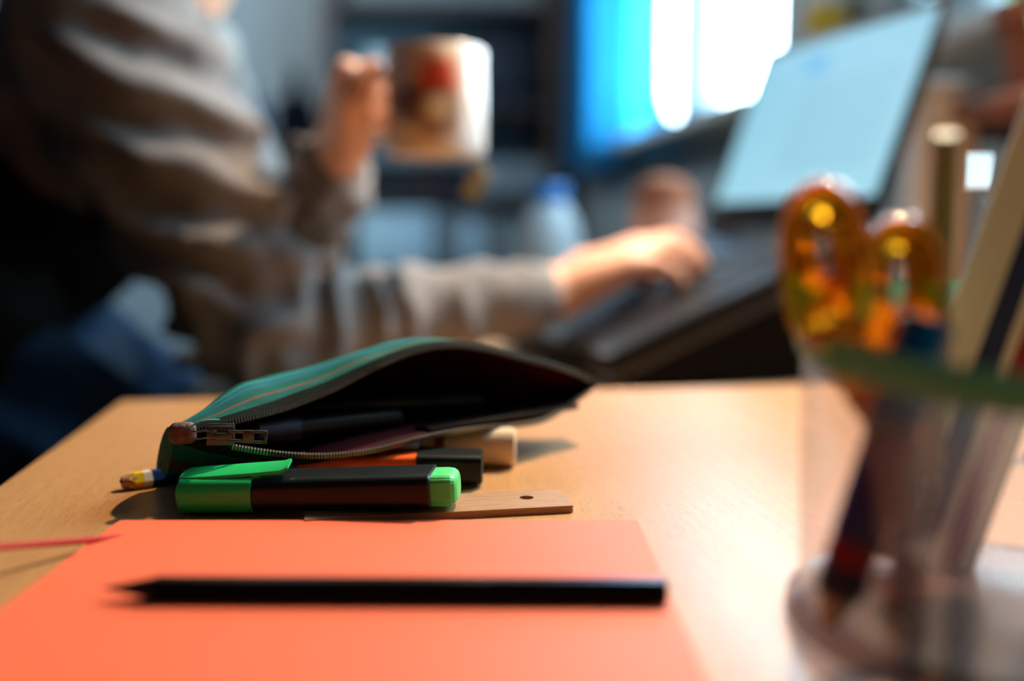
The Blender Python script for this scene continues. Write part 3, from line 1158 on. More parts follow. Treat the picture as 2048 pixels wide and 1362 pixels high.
def stick(name, label, cat, a, b_, parts):
    """A round pen from a to b_: parts = (name, from, to, radius0, radius1, material)"""
    a, b_ = V(a), V(b_)
    t = thing(name, label, cat, a)
    M_ = Matrix.Translation(a) @ ortho(b_ - a, V((0, -1, 0.1)))
    L = (b_ - a).length
    for nm, f0, f1, r0, r1, m in parts:
        mb = MB()
        e = min(.0006, (f1 - f0) * L * .2)
        mb.loft([ring(M_, r0 * .9, f0 * L), ring(M_, r0, f0 * L + e), ring(M_, r1, f1 * L - e), ring(M_, r1 * .9, f1 * L)])
        mb.done(nm, m, t)
    return t


BZ = TZ + .0135
fb = Pz(1655, 1252, .0135)
tb = P(1858, 640, .2640)
stick('felt_pen', 'blue felt pen with maroon and navy bands leaning inside the clear cup', 'pen', fb, tb,
      (('tip', 0, .10, .0028, .0050, M_greybase), ('navy_band', .10, .20, .0064, .0066, M_amber_navy), ('maroon_band', .20, .28, .0067, .0067, M_maroon),
       ('barrel', .28, .66, .0067, .0068, M_bluegrey), ('cap', .66, 1, .0073, .0070, M_bluepl)))
stick('paint_brush', 'olive green handled brush standing upright in the clear cup', 'brush', V((.140, .325, BZ)), P(1893, 268, .2780),
      (('bristles', 0, .10, .0024, .0030, M_penwood), ('ferrule', .10, .22, .0028, .0026, M_steel), ('handle', .22, 1, .0038, .0036, M_olive)))
stick('grey_pen', 'slim dark grey pen standing in the clear cup between the felt pen and brush', 'pen', Pz(1806, 1275, .0135), P(1822, 880, .2710),
      (('tip', 0, .08, .001, .0030, M_steel), ('grip', .08, .5, .0042, .0044, M_dark), ('barrel', .5, 1, .0040, .0036, M_boxgrey)))
# striped card ruler leaning right
A0 = P(1812, 880, .318)
A1 = P(2078, 130, .318)
A0 = A0 - (A1 - A0) * ((A0.z - BZ - .0005) / (A1.z - A0.z))
d = A1 - A0
sd = (P(2200, 420, .318) - P(2000, 350, .318))
sd = (sd - d * sd.dot(d) / d.length_squared).normalized()
nr = d.cross(sd).normalized()
bm = bmesh.new()
uvl = bm.loops.layers.uv.new('UV')
Wc, Tc = .036, .0016
vs = {}
for i, f in enumerate((0.0, .02, .98, 1.0)):
    for j in (0, 1):
        for k in (0, 1):
            ins = .004 if i in (0, 3) else 0
            vs[i, j, k] = bm.verts.new(A0 + d * f + sd * (ins if j == 0 else Wc - ins) + nr * (k * Tc))
for i in range(3):
    for q in ((((i, 0, 0), (i, 1, 0), (i + 1, 1, 0), (i + 1, 0, 0))), (((i, 0, 1), (i + 1, 0, 1), (i + 1, 1, 1), (i, 1, 1))), (((i, 0, 0), (i + 1, 0, 0), (i + 1, 0, 1), (i, 0, 1))), (((i, 1, 0), (i, 1, 1), (i + 1, 1, 1), (i + 1, 1, 0)))):
        f = bm.faces.new([vs[k] for k in q])
        for lp, k in zip(f.loops, q):
            lp[uvl].uv = (k[1], k[0] / 3)
for i in (0, 3):
    bm.faces.new([vs[i, 0, 0], vs[i, 0, 1], vs[i, 1, 1], vs[i, 1, 0]])
mb = MB()
mb.bm = bm
tag(mb.done('striped_ruler', M_card, ang=30), 'wide cream ruler with navy and red stripes leaning in the clear cup', 'ruler')

# small panel glowing in place of a bright reflection, on a stalk, grey round foot
pb = Pz(2020, 985, 0)
pb.y = .445
lp = thing('glint_stand', 'small square head on a thin stalk behind the cup, glowing in place of a glint', 'glint', V((P(1962, 400, .60).x + .016, .50, TZ)))
lx = lp.location
MB().lathe([(.0001, 0), (.030, 0), (.031, .002), (.029, .006), (.006, .009), (.0001, .0092)], lx, n=40).done('foot', M_greybase, lp)
top = P(1960, 400, .60)
MB().tube(curve([(0, lx + V((0, 0, .008))), (.5, lx + V((.002, 0, .07))), (1, top)], [i / 12 for i in range(13)]), .0014, 8).done('stalk', M_greybase, lp)
hd = P(1960, 342, .60)
MB().box(hd + V((0, .003, 0)), (.0172, .004, .0206), .0012).done('head', M_white, lp)
MB().box(hd + V((0, .0008, 0)), (.0156, .001, .0190), .0004).done('glint_face', M_glint, lp)

# ------------------------------------------------------------------ laptop on its stand
PH = math.radians(22)
fdir = V((.955, .296, 0)).normalized()
vdir = V((-fdir.y, fdir.x, 0))
udir = fdir * math.cos(PH) + V((0, 0, math.sin(PH)))
ndir = udir.cross(vdir)
LD, LWd = .300, .345
Hr = V((.352, .985, TZ + .117))
F0 = Hr - udir * LD
ML = Matrix.Translation(F0) @ Matrix((udir, vdir, ndir)).transposed().to_4x4()    # x: front to hinge, y: near to far, z: up from deck
lap = thing('laptop', 'open black laptop with a pale cyan page on its screen, on the tilted stand', 'laptop', V((F0.x, F0.y, DZ)))
MB().box((LD / 2, LWd / 2, -.0085), (LD, LWd, .017), .003, M=ML).done('base', M_lapblack, lap)
MB().box((LD / 2 - .004, LWd / 2, .0003), (LD - .03, LWd - .012, .001), M=ML).done('deck', M_palm, lap)
b = MB()
for r in range(6):
    for c in range(15):
        if r == 0 and 4 <= c <= 9:
            if c > 4:
                continue
            b.box((.135, LWd / 2, .0016), (.0155, .105, .0022), .0006, 1, M=ML)
            continue
        b.box((.135 + r * .0185, .025 + .0105 + c * .0197, .0016), (.0155, .0165, .0022), .0006, 1, M=ML)
kk = b.done('keys', M_key, lap)
kk['kind'] = 'stuff'
MB().box((.065, LWd / 2, .0011), (.075, .11, .0008), .0002, 1, M=ML).done('touchpad', M_lapblack, lap)
LEAN = math.radians(20)
sdir = fdir * math.sin(LEAN) + V((0, 0, math.cos(LEAN)))
LS = .247
MSn = Matrix.Translation(Hr) @ Matrix((sdir, vdir, sdir.cross(vdir))).transposed().to_4x4()   # z: normal towards the user
if (MSn.to_3x3() @ V((0, 0, 1))).x > 0:
    pass
nz = (MSn.to_3x3() @ V((0, 0, 1)))
sg = 1 if nz.dot(-fdir) > 0 else -1
lid = MB().box((LS / 2 + .004, LWd / 2, -sg * .004), (LS, LWd, .008), .003, M=MSn).done('lid', M_lapblack, lap)
x0, x1, y0, y1 = .038, LS - .009, .012, LWd - .012
bm = bmesh.new()
uvl = bm.loops.layers.uv.new('UV')
cs = [(x0, y1), (x0, y0), (x1, y0), (x1, y1)]
fv = [bm.verts.new(MSn @ V((x, y, sg * .0006))) for x, y in cs]
bv = [bm.verts.new(MSn @ V((x, y, sg * .0001))) for x, y in cs]
f = bm.faces.new(fv)
for l_, q in zip(f.loops, ((0, 0), (1, 0), (1, 1), (0, 1))):
    l_[uvl].uv = q
for i in range(4):
    bm.faces.new((fv[i], fv[(i + 1) % 4], bv[(i + 1) % 4], bv[i]))
bm.faces.new(bv[::-1])
mb = MB()
mb.bm = bm
mb.done('screen', M_screen, lid)
for y in (.05, LWd - .05):
    MB().tube([ML @ V((LD + .002, y - .03, .002)), ML @ V((LD + .002, y + .03, .002))], .006, 12).done('hinge', M_lapblack, lap)
# stand: grey tray, closed black sides standing in for the shade below
st = thing('laptop_stand', 'tilted laptop stand with a grey edged tray and black sides in place of the shade below it', 'stand', V((F0.x + .12, F0.y + .18, DZ)))
b = MB()
b.box((LD / 2 - .004, LWd / 2, -.0228), (LD + .012, LWd + .002, .008), .002, M=ML)
b.done('tray', M_standgrey, st)
b = MB()
b.box((-.0085, LWd / 2, -.015), (.003, LWd * .6, .014), .001, M=ML)
b.done('front_lip', M_standblack, st)
for y in (.004, LWd - .004):
    b = MB()
    ring_ = []
    for dy in (-.004, .004):
        fr0 = ML @ V((.02, y + dy, -.0272))
        bk0 = ML @ V((LD - .01, y + dy, -.0272))
        ring_.append([V((fr0.x, fr0.y, DZ + .0005)), fr0, bk0, V((bk0.x, bk0.y, DZ + .0005))])
    b.loft(ring_)
    b.done('side_panel', M_standblack, st, ang=20)  # closed black side standing in for the shade below the tray

# ------------------------------------------------------------------ mug with tea tag
MY = .93
m0, m1 = P(872, 316, MY), P(872, 100, MY)
MRr, MHh = .0455, (m1 - m0).length
mug = thing('printed_mug', 'white mug with a red and peach picture, held up in the left hand', 'mug', m0)
b = MB()
b.lathe([(.0001, 0), (MRr * .90, 0), (MRr * .97, .003), (MRr, .010), (MRr, MHh - .002), (MRr - .0015, MHh), (MRr - .004, MHh - .002), (MRr - .004, .010), (MRr * .8, .005), (.0001, .005)], m0, n=64)
b.done('mug_body', M_mug, mug)
hp = [m0 + V((-MRr + .002, .012, MHh * .78)), m0 + V((-MRr - .020, .016, MHh * .80)), m0 + V((-MRr - .032, .018, MHh * .55)), m0 + V((-MRr - .024, .016, MHh * .28)), m0 + V((-MRr + .002, .012, MHh * .22))]
MB().tube(curve([(i / 4, p) for i, p in enumerate(hp)], [i / 20 for i in range(21)]), .0055, 12).done('handle', M_white, mug)
tg = thing('tea_bag_tag', 'small grey green tea tag on a string hanging from the mug', 'tea tag', P(948, 395, MY - .02))
st_ = [m0 + V((.030, -.0375, MHh + .002)), m0 + V((.032, -.0395, MHh * .5)), P(968, 335, MY - .045), P(962, 350, MY - .03)]
MB().tube(curve([(i / 3, p) for i, p in enumerate(st_)], [i / 18 for i in range(19)]), .0008, 6).done('string', M_bag, tg)
MB().box((0, 0, 0), (.017, .0012, .030), .001, 1, M=Matrix.Translation(P(952, 365, MY - .03)) @ Matrix.Rotation(math.radians(28), 4, 'Y')).done('paper_tag', M_bag, tg)


# ------------------------------------------------------------------ person
def remesh(mb, name, m, parent, voxel, smooth_it=4, fold=None):
    bm = mb.bm
    bmesh.ops.recalc_face_normals(bm, faces=bm.faces)
    me = bpy.data.meshes.new('tmp')
    bm.to_mesh(me)
    bm.free()
    o = bpy.data.objects.new('tmp', me)
    COL.objects.link(o)
    r = o.modifiers.new('r', 'REMESH')
    r.mode = 'VOXEL'
    r.voxel_size = voxel
    s_ = o.modifiers.new('s', 'SMOOTH')
    s_.iterations = smooth_it
    s_.factor = .5
    dg = bpy.context.evaluated_depsgraph_get()
    me2 = bpy.data.meshes.new_from_object(o.evaluated_get(dg))
    bpy.data.objects.remove(o)
    bm = bmesh.new()
    bm.from_mesh(me2)
    bpy.data.meshes.remove(me2)
    bpy.data.meshes.remove(me)
    if fold:
        bm.normal_update()
        for v in [(v, v.normal.copy(), v.co.copy()) for v in bm.verts]:
            v[0].co = v[2] + v[1] * fold(v[2], v[1])
    out = MB()
    out.bm = bm
    return out.done(name, m, parent, ang=80)


z0 = TZ
SR, ER_, WR = P(205, 70, .975), P(528, 668, .925), V((.048, 1.045, z0 + .053))
SL, EL, WL = V((-.42, 1.33, z0 + .28)), P(545, 560, 1.16), P(668, 335, .995)
PEL = V((-.72, 1.06, z0 + .08))
CHE = V((-.50, 1.13, z0 + .20))
NEK = V((-.385, 1.15, z0 + .37))
HED = V((-.335, 1.15, z0 + .52))
HIPR, KNR, FTR = V((-.70, .96, z0 + .055)), V((-.365, .925, z0 - .12)), V((-.42, .93, .09))
HIPL, KNL, FTL = V((-.68, 1.16, z0 + .045)), V((-.37, 1.20, z0 - .16)), V((-.40, 1.20, .09))
per = thing('person', 'person in a grey jacket and jeans leaning on the desk, typing and raising a mug', 'person', V((-.5, 1.05, 0)))

# body: one continuous skin surface
b = MB()
b.chain([PEL, lerp(PEL, CHE, .5), CHE], [.115, .11, .12])
b.chain([CHE, lerp(SR, CHE, .25)], [.11, .055])
b.chain([CHE, lerp(SL, CHE, .25)], [.11, .055])
b.chain([CHE, NEK, HED - V((.0, 0, .07))], [.09, .056, .052])
b.ball(HED, .1, (.98, .78, 1.18))
b.ball(HED + V((.045, 0, -.055)), .055, (1, .9, .9))
b.capsule(HED + V((.09, 0, .012)), HED + V((.116, 0, -.022)), .010, .014)
for s_ in (-1, 1):
    b.ball(HED + V((-.005, s_ * .080, -.005)), .03, (.6, .3, 1.0))
    b.ball(HED + V((.082, s_ * .032, .028)), .018, (.6, 1.2, .5))
b.chain([SR, ER_, WR], [.050, .040, .030])
b.chain([SL, EL, WL], [.050, .040, .026])
b.chain([HIPR, KNR, FTR], [.082, .052, .042])
b.chain([HIPL, KNL, FTL], [.082, .052, .042])
b.chain([PEL, HIPR], [.11, .085])
b.chain([PEL, HIPL], [.11, .085])
for ft in (FTR, FTL):
    b.capsule(ft - V((.0, 0, .045)), ft + V((.16, 0, -.055)), .04, .032)


def deck(x, y):
    return z0 + .005 + ((x - F0.x) * fdir.x + (y - F0.y) * fdir.y) * math.tan(PH) + (F0.z - z0 - .005)


# right hand: palm and five fingers
mc = {'i': V((.130, 1.098, z0 + .096)), 'm': V((.137, 1.076, z0 + .100)), 'r': V((.133, 1.055, z0 + .094)), 'p': V((.123, 1.036, z0 + .082))}
for k_, v in mc.items():
    b.capsule(WR, v, .029, .0150)
b.capsule(lerp(WR, mc['m'], .35), lerp(WR, mc['r'], .8), .030, .020)
b.capsule(lerp(mc['i'], WR, .15), lerp(mc['p'], WR, .15), .013, .013)
tips = {'i': (.200, 1.116, .016), 'm': (.208, 1.093, .018), 'r': (.198, 1.064, .015), 'p': (.177, 1.034, .012)}
for k_, (x, y, h) in tips.items():
    tip = V((x, y, deck(x, y) + .0085))
    pip = lerp(mc[k_], tip, .52) + V((0, 0, h))
    dip = lerp(pip, tip, .6) + V((.002, 0, .004))
    rr_ = .0098 if k_ != 'p' else .0086
    b.chain([mc[k_], pip, dip, tip], [.0118, rr_, rr_ * .92, rr_ * .82], 12)
th0 = V((.085, 1.078, z0 + .070))
th1 = V((.125, 1.118, z0 + .070))
th2 = V((.158, 1.124, deck(.158, 1.124) + .009))
b.chain([WR, th0, th1, lerp(th1, th2, .6), th2], [.018, .015, .0115, .0105, .009], 12)

# left hand round the mug
mc_ = m0
lm = {}
hs = (.80, .61, .42, .24)
for i, h in enumerate(hs):
    z = MHh * h
    base = mc_ + V((-MRr - .040 + .002 * i, .030, z + .004))
    lm[i] = base
    b.capsule(WL, base, .024, .0140)
    pip = mc_ + V((-MRr + .004, MRr + .006 - .001 * i, z + .003))
    dip = mc_ + V((-MRr + .032, MRr + .0115, z))
    tip = mc_ + V((-MRr + .052 - .004 * (i == 3) - .002 * i, MRr + .0100, z - .003))
    rr_ = .0092 if i < 3 else .008
    b.chain([base, pip, dip, tip], [.011, rr_, rr_ * .92, rr_ * .85], 12)
b.capsule(lerp(lm[0], WL, .1), lerp(lm[3], WL, .1), .013, .013)
t0_ = lerp(WL, lm[2], .45) + V((.012, -.022, .0))
t1_ = mc_ + V((-MRr - .026, -.020, MHh * .52))
t2_ = mc_ + V((-MRr - .010, -.016, MHh * .80))
b.chain([WL, t0_, t1_, lerp(t1_, t2_, .55) + V((-.003, -.002, 0)), t2_], [.024, .022, .0155, .0130, .0108], 12)
body = remesh(b, 'body', M_skin, per, .0042, 3)

# face details and hair
for s_ in (-1, 1):
    ey = MB().ball(HED + V((.083, s_ * .031, .012)), .0125).done('eye', M_eye, per)
    MB().ball(HED + V((.0935, s_ * .031, .012)), .0055, (.5, 1, 1)).done('iris', M_iris, ey)
MB().ball(HED + V((.093, 0, -.058)), .02, (.35, 1, .32)).done('mouth', M_lip, per)
b = MB()
b.ball(HED + V((-.022, 0, .030)), .104, (.98, .84, 1.12))
b.ball(HED + V((.02, 0, .075)), .07, (1.0, 1.0, .6))
remesh(b, 'hair', M_hair, per, .008, 3, lambda p, nn_: .004 * noise.noise(p * 60))


def seg_t(p, a, c_):
    d_ = c_ - a
    return max(0, min(1, (p - a).dot(d_) / d_.length_squared))


def ridge(x):
    s_ = .5 + .5 * math.sin(x)
    return s_ ** 1.6


def folds(p, nn_):
    wob = noise.noise(p * 14) * 1.6
    # right arm
    t1 = seg_t(p, SR, ER_)
    d1 = (p - lerp(SR, ER_, t1)).length
    t2 = seg_t(p, ER_, WR)
    d2 = (p - lerp(ER_, WR, t2)).length
    out = .004 * noise.noise(p * 22)
    if d1 < .12 or d2 < .1:
        k1 = smooth(.0, .2, t1) * (1 - smooth(.85, 1.0, t1)) if d1 <= d2 + .01 else 0
        q = (-.40 * p.x - .92 * (p.z - TZ)) + .12 * p.y
        out += .020 * k1 * (ridge(q * 2 * pi / .050 + wob * 1.5) - .4)
        k2 = 1 - smooth(.80, 1, t2)
        q2 = p.x * .95 - .35 * (p.z - TZ) * (1 if t2 < .35 else -.2)
        amp = lerp(.015, .005, smooth(.05, .75, t2))
        if d2 < d1 + .02:
            out += amp * k2 * (ridge(q2 * 2 * pi / .046 + wob * 3.2 + 2.5 * noise.noise(p * 7)) - .4)
    t3 = seg_t(p, EL, WL)
    if (p - lerp(EL, WL, t3)).length < .08:
        out += .004 * (ridge((p.z * .8 + p.x * .5) * 2 * pi / .035 + wob) - .4)
    if d1 > .12 and d2 > .12:
        out += .006 * (ridge((p.z + .5 * p.x) * 2 * pi / .08 + wob * 1.5) - .4)
    return out


# jacket
b = MB()
b.chain([PEL + V((-.02, 0, -.02)), lerp(PEL, CHE, .5), CHE], [.150, .150, .150], 24)
b.chain([CHE + V((-.01, -.02, .0)), lerp(CHE, SR, .7)], [.135, .100], 24)
b.chain([CHE + V((-.01, .02, .0)), lerp(CHE, SL, .8)], [.135, .085], 24)
b.chain([CHE + V((0, 0, .04)), NEK + V((-.01, 0, -.055))], [.12, .070], 24)
b.chain([SR, lerp(SR, ER_, .3), lerp(SR, ER_, .7), ER_], [.095, .088, .074, .062], 24)
b.chain([ER_, lerp(ER_, WR, .3), lerp(ER_, WR, .7), lerp(ER_, WR, .90)], [.060, .050, .041, .037], 24)
b.chain([SL, lerp(SL, EL, .4), EL], [.085, .072, .055], 24)
b.chain([EL, lerp(EL, WL, .5), lerp(EL, WL, .92)], [.058, .052, .046], 24)
remesh(b, 'jacket', M_jacket, per, .006, 3, folds)
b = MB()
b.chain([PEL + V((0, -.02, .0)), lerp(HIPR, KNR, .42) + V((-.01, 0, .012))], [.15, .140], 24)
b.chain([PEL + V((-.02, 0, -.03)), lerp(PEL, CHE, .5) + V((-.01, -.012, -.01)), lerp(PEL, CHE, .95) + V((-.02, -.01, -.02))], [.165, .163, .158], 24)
remesh(b, 'torso_shade', M_chair, per, .008, 4, lambda p, nn_: .005 * noise.noise(p * 20))  # black shell standing in for the shade on the jacket's lower torso
# shirt collar and cuff
b = MB()
cdir = (NEK - CHE).normalized()
for s_ in (1, -1):
    b.tube([NEK + V((.062 * math.cos(a) - .004, .070 * math.sin(a), -.035 - .020 * math.cos(a) + .012 * math.sin(a * .5) ** 2)) for a in [s_ * pi * i / 16 for i in range(17)]],
           [.013 + .008 * (i < 4) for i in range(17)], 10, flat=1.7)
b.done('shirt_collar', M_shirt, per)
dl = (WL - EL).normalized()
b = MB()
c1_ = lerp(EL, WL, .96)
b.tube([c1_ - dl * .012, c1_, c1_ + dl * .012, c1_ + dl * .014], [.040, .041, .039, .032], 24)
b.done('shirt_cuff', M_shirt, per)
# jeans
b = MB()
b.chain([PEL + V((-.02, 0, -.06)), lerp(PEL, HIPR, .5)], [.15, .13], 24)
b.chain([HIPR, lerp(HIPR, KNR, .5), KNR, lerp(KNR, FTR, .9)], [.108, .098, .078, .066], 24)
b.chain([HIPL, lerp(HIPL, KNL, .5), KNL, lerp(KNL, FTL, .9)], [.108, .098, .078, .066], 24)
remesh(b, 'jeans', M_jeans, per, .009, 4, lambda p, nn_: .006 * noise.noise(p * 18) + .005 * (ridge((p.x * .6 + p.z) * 2 * pi / .07 + 2 * noise.noise(p * 9)) - .4))
for ft in (FTR, FTL):
    b = MB()
    b.capsule(ft + V((-.01, 0, -.042)), ft + V((.16, 0, -.052)), .046, .036)
    remesh(b, 'shoe', M_black, per, .008, 3)

# chair under the person
ch = thing('desk_chair', 'black padded chair under the person at the desk end', 'chair', V((-.75, 1.06, 0)))
MB().box((-.76, 1.06, z0 - .155), (.46, .46, .08), .03, 3).done('seat', M_chair, ch)
MB().box((-1.02, 1.06, z0 + .15), (.06, .44, .42), .025, 3, M=IDN).done('backrest', M_chair, ch)
MB().box((-1.02, 1.06, z0 - .10), (.03, .06, .2), .004).done('back_support', M_black, ch)
MB().tube([V((-.76, 1.06, .06)), V((-.76, 1.06, z0 - .19))], .025, 16).done('gas_column', M_black, ch)
for k in range(5):
    a = 2 * pi * k / 5 + .3
    e = V((-.76 + .28 * math.cos(a), 1.06 + .28 * math.sin(a), .05))
    lg = MB().tube([V((-.76, 1.06, .085)), e + V((0, 0, .02))], [.022, .015], 10).done('leg', M_black, ch)
    MB().lathe([(.0001, -.012), (.026, -.012), (.028, -.008), (.028, .008), (.026, .012), (.0001, .012)], M=Matrix.Translation(e + V((0, 0, -.0215))) @ Matrix.Rotation(a, 4, 'Z') @ Matrix.Rotation(pi / 2, 4, 'X'), n=20).done('caster', M_black, lg)

# ------------------------------------------------------------------ things on the rear desk
g0 = Pz(452, 745, -.03)
b = MB()
b.ball(g0 + V((0, .02, .012)), .062, (1.0, .7, .26), u=24, v=12)
for v in b.bm.verts:
    v.co += V((0, 0, .003 * noise.noise(v.co * 60)))
    v.co.z = max(v.co.z, DZ + .0005)
tag(b.done('folded_cloth', M_greycloth), 'small crumpled beige cloth on the rear desk under the elbow', 'cloth')

jr = P(1328, 420, 1.42)
jr = V((jr.x, 1.42, DZ))
jar = thing('round_jar', 'rounded pinkish jar with a lid behind the typing hand', 'jar', jr)
jt = P(1328, 348, 1.42).z - DZ
MB().lathe([(.0001, 0), (.030, 0), (.040, .006), (.047, jt * .45), (.047, jt * .70), (.043, jt * .80)], jr, n=40).done('jar_body', M_pink, jar)
MB().lathe([(.044, jt * .80), (.043, jt * .86), (.034, jt * .95), (.012, jt * .992), (.0001, jt)], jr, n=40).done('lid', M_terra, jar)

jg = V((P(1100, 440, 1.70).x, 1.70, DZ))
jug = thing('plastic_jug', 'pale plastic jug with a blue lid on the rear desk behind the forearm', 'jug', jg)
jh = P(1100, 405, 1.70).z - DZ
MB().lathe([(.0001, 0), (.045, 0), (.052, .01), (.052, jh * .75), (.040, jh * .90), (.026, jh)], jg, n=40).done('jug_body', M_jug, jug)
MB().lathe([(.0001, jh - .001), (.029, jh - .001), (.031, jh + .004), (.031, jh + .022), (.026, jh + .030), (.0001, jh + .031)], jg, n=32).done('lid', M_bluelid, jug)

va = V((P(1884, 190, 1.32).x, 1.32, DZ))
vh = P(1884, 162, 1.32).z - DZ
vs_ = thing('tall_vase', 'tall pale pink vase on the rear desk, right of the laptop screen', 'vase', va)
MB().lathe([(.0001, 0), (.036, 0), (.040, .006), (.042, vh * .4), (.043, vh * .86), (.041, vh * .95), (.036, vh * .99), (.030, vh), (.027, vh - .01), (.030, vh * .5), (.0001, vh * .45)], va, n=40).done('vase_body', M_palep, vs_)

# yellow and white cup on the sill
yc = ROOM @ V((XW - .045, 0, 0))
dd = ray(1652, 60)
kq = (XW - .045) / (dd.x * math.cos(AL) + dd.y * math.sin(AL))
yp = CAM + dd * kq
yp.z = WZ0
ycup = thing('lidded_jar', 'yellow jar with a white lid on the ledge behind the laptop screen', 'jar', yp)
MB().lathe([(.0001, 0), (.026, 0), (.030, .005), (.040, .080), (.040, .118), (.038, .120)], yp, n=32).done('jar_body', M_gold, ycup)
MB().lathe([(.038, .119), (.041, .124), (.041, .140), (.026, .158), (.0001, .160)], yp, n=32).done('lid', M_white, ycup)

# wall shelf with potted plant
sp0 = to_room(P(2030, 243, 1.38))
shz = P(2030, 243, 1.38).z
sh = thing('wall_shelf', 'small brown wooden wall shelf below the window, holding the potted plant', 'shelf', ROOM @ V((XW - .09, sp0.y - .06, shz)), AL)
MB().box((XW - .085, sp0.y - .10, shz), (.17, .34, .026), .003).done('board', M_brown, sh, frame=ROOM)
for y in (sp0.y - .22, sp0.y + .0):
    b = MB()
    b.box((XW - .007, y, shz - .06), (.012, .02, .095), .002)
    b.box((XW - .060, y, shz - .022), (.11, .02, .014), .002)
    b.done('bracket', M_black, sh, frame=ROOM)
po = ROOM @ V((XW - .085, sp0.y - .155, shz + .0135))
pot = thing('potted_plant', 'leafy green plant in a terracotta pot on the wall shelf', 'plant', po)
MB().lathe([(.0001, 0), (.045, 0), (.050, .004), (.064, .085), (.070, .086), (.071, .108), (.064, .109), (.060, .096), (.0001, .094)], po, n=40).done('pot', M_terra, pot)
MB().lathe([(.0001, .094), (.059, .095), (.0001, .099)], po, n=30).done('soil', M_soil, pot)
rnd = random.Random(11)
for k in range(26):
    a = rnd.uniform(0, 2 * pi)
    ln = rnd.uniform(.14, .27)
    up_ = rnd.uniform(.3, 1.0)
    b = MB()
    base = po + V((.02 * math.cos(a), .02 * math.sin(a), .095))
    pts_ = []
    for i in range(8):
        f = i / 7
        out_ = ln * f * (.55 + .2 * (1 - up_))
        pts_.append(base + V((out_ * math.cos(a), out_ * math.sin(a), ln * (up_ * f * 1.2 - .9 * (1.2 - up_) * f * f))))
    side = V((-math.sin(a), math.cos(a), 0))
    rings = []
    for i, p in enumerate(pts_):
        f = i / 7
        w_ = max(.0008, (.019 * math.sin(pi * min(1, f * .92 + .06)) ** .8))
        rings.append([p - side * w_, p + V((0, 0, -.002)), p + side * w_, p + V((0, 0, -.0012))])
    b.loft(rings)
    # keep leaves on the room side of the window wall
    for v in b.bm.verts:
        r_ = to_room(v.co)
        if r_.x > XW - .008:
            r_.x = XW - .008
            v.co = ROOM @ r_
    b.done('leaf', M_leaf, pot)

# curtain at the far end of the window
rows_, cols_ = 40, 260
cz1, cz0 = WZ1 + .10, TZ + .335
b = MB()
bm = b.bm
grid = []
for i in range(rows_ + 1):
    f = i / rows_
    z = lerp(cz1, cz0, f)
    far = lerp(3.68, 4.02, f)
    near = lerp(2.66, 2.72, smooth(0, .75, f)) - .16 * smooth(.88, 1.0, f)
    split = lerp(3.06, 3.16, smooth(0, 1, f))          # bunched pleats beyond, a flat stretch before
    row = []
    for j in range(cols_ + 1):
        g_ = j / cols_
        if g_ < .88:
            h_ = g_ / .88
            y = lerp(far, split, h_)
            amp = lerp(.040, .034, f)
        else:
            h_ = (g_ - .88) / .12
            y = lerp(split, near, h_)
            amp = lerp(.034, .012, min(1, h_ * 3))
        ph = g_ / .88 * 2 * pi * 17 if g_ < .88 else 2 * pi * 17 + (g_ - .88) / .12 * 2 * pi * 1.6
        x = XW - .075 + amp * math.sin(ph + .6 * math.sin(f * 3))
        row.append(bm.verts.new((x, y, z + .012 * math.sin(g_ * 9) * f)))
    grid.append(row)
for a_, b2 in zip(grid, grid[1:]):
    for j in range(cols_):
        bm.faces.new((a_[j], a_[j + 1], b2[j + 1], b2[j]))
cu = thing('curtain', 'bright cyan curtain drawn to the far end of the window', 'curtain', ROOM @ V((XW - .085, 3.5, cz0)), AL)
b.done('curtain_cloth', M_curtain, cu, frame=ROOM, ang=80)
b = MB()
b.tube([V((XW - .085, 1.0, cz1 + .012)), V((XW - .085, 4.3, cz1 + .012))], .010, 12)
for y in (1.1, 4.2):
    b.box((XW - .045, y, cz1 + .012), (.08, .02, .02), .003)
b.done('curtain_rail', M_white, cu, frame=ROOM)

# radiator under the far end of the window
ra = thing('radiator', 'grey ribbed radiator on the wall under the cyan curtain', 'radiator', ROOM @ V((XW - .06, 3.3, .1)), AL)
for k in range(16):
    MB().box((XW - .065, 2.70 + k * .075, .45), (.07, .05, .62), .015, 2).done('fin', M_radiator, ra, frame=ROOM)
b = MB()
for z in (.18, .72):
    b.tube([V((XW - .065, 2.66, z)), V((XW - .065, 3.87, z))], .022, 12)
for y in (2.75, 3.75):
    b.box((XW - .065, y, .07), (.04, .03, .14), .004)
b.done('pipe', M_radiator, ra, frame=ROOM)

# ------------------------------------------------------------------ bookcase on the back wall
BX0, BX1, BY0, BY1 = -.175, .80, 4.06, 4.385
bk = thing('bookcase', 'dark wooden bookcase against the back wall', 'bookcase', ROOM @ V(((BX0 + BX1) / 2, (BY0 + BY1) / 2, 0)), AL)
BH = TZ + 1.30
for x in (BX0 + .03, BX1 - .03):
    MB().box((x, (BY0 + BY1) / 2, BH / 2), (.06, BY1 - BY0, BH), .003).done('side_panel', M_darkwood, bk, frame=ROOM)
SHV = [.06, .40, TZ - .06, TZ + .235, TZ + .60, TZ + 1.00, BH - .02]
for z in SHV:
    MB().box(((BX0 + BX1) / 2, (BY0 + BY1) / 2, z), (BX1 - BX0 - .121, BY1 - BY0 - .02, .036), .003).done('shelf', M_darkwood, bk, frame=ROOM)
MB().box(((BX0 + BX1) / 2, BY1 - .004, BH / 2), (BX1 - BX0 - .121, .008, BH - .02)).done('back_panel', M_boxgrey, bk, frame=ROOM)


def bx(px, Y=4.2):
    return to_room(P(px, 400, Y)).x


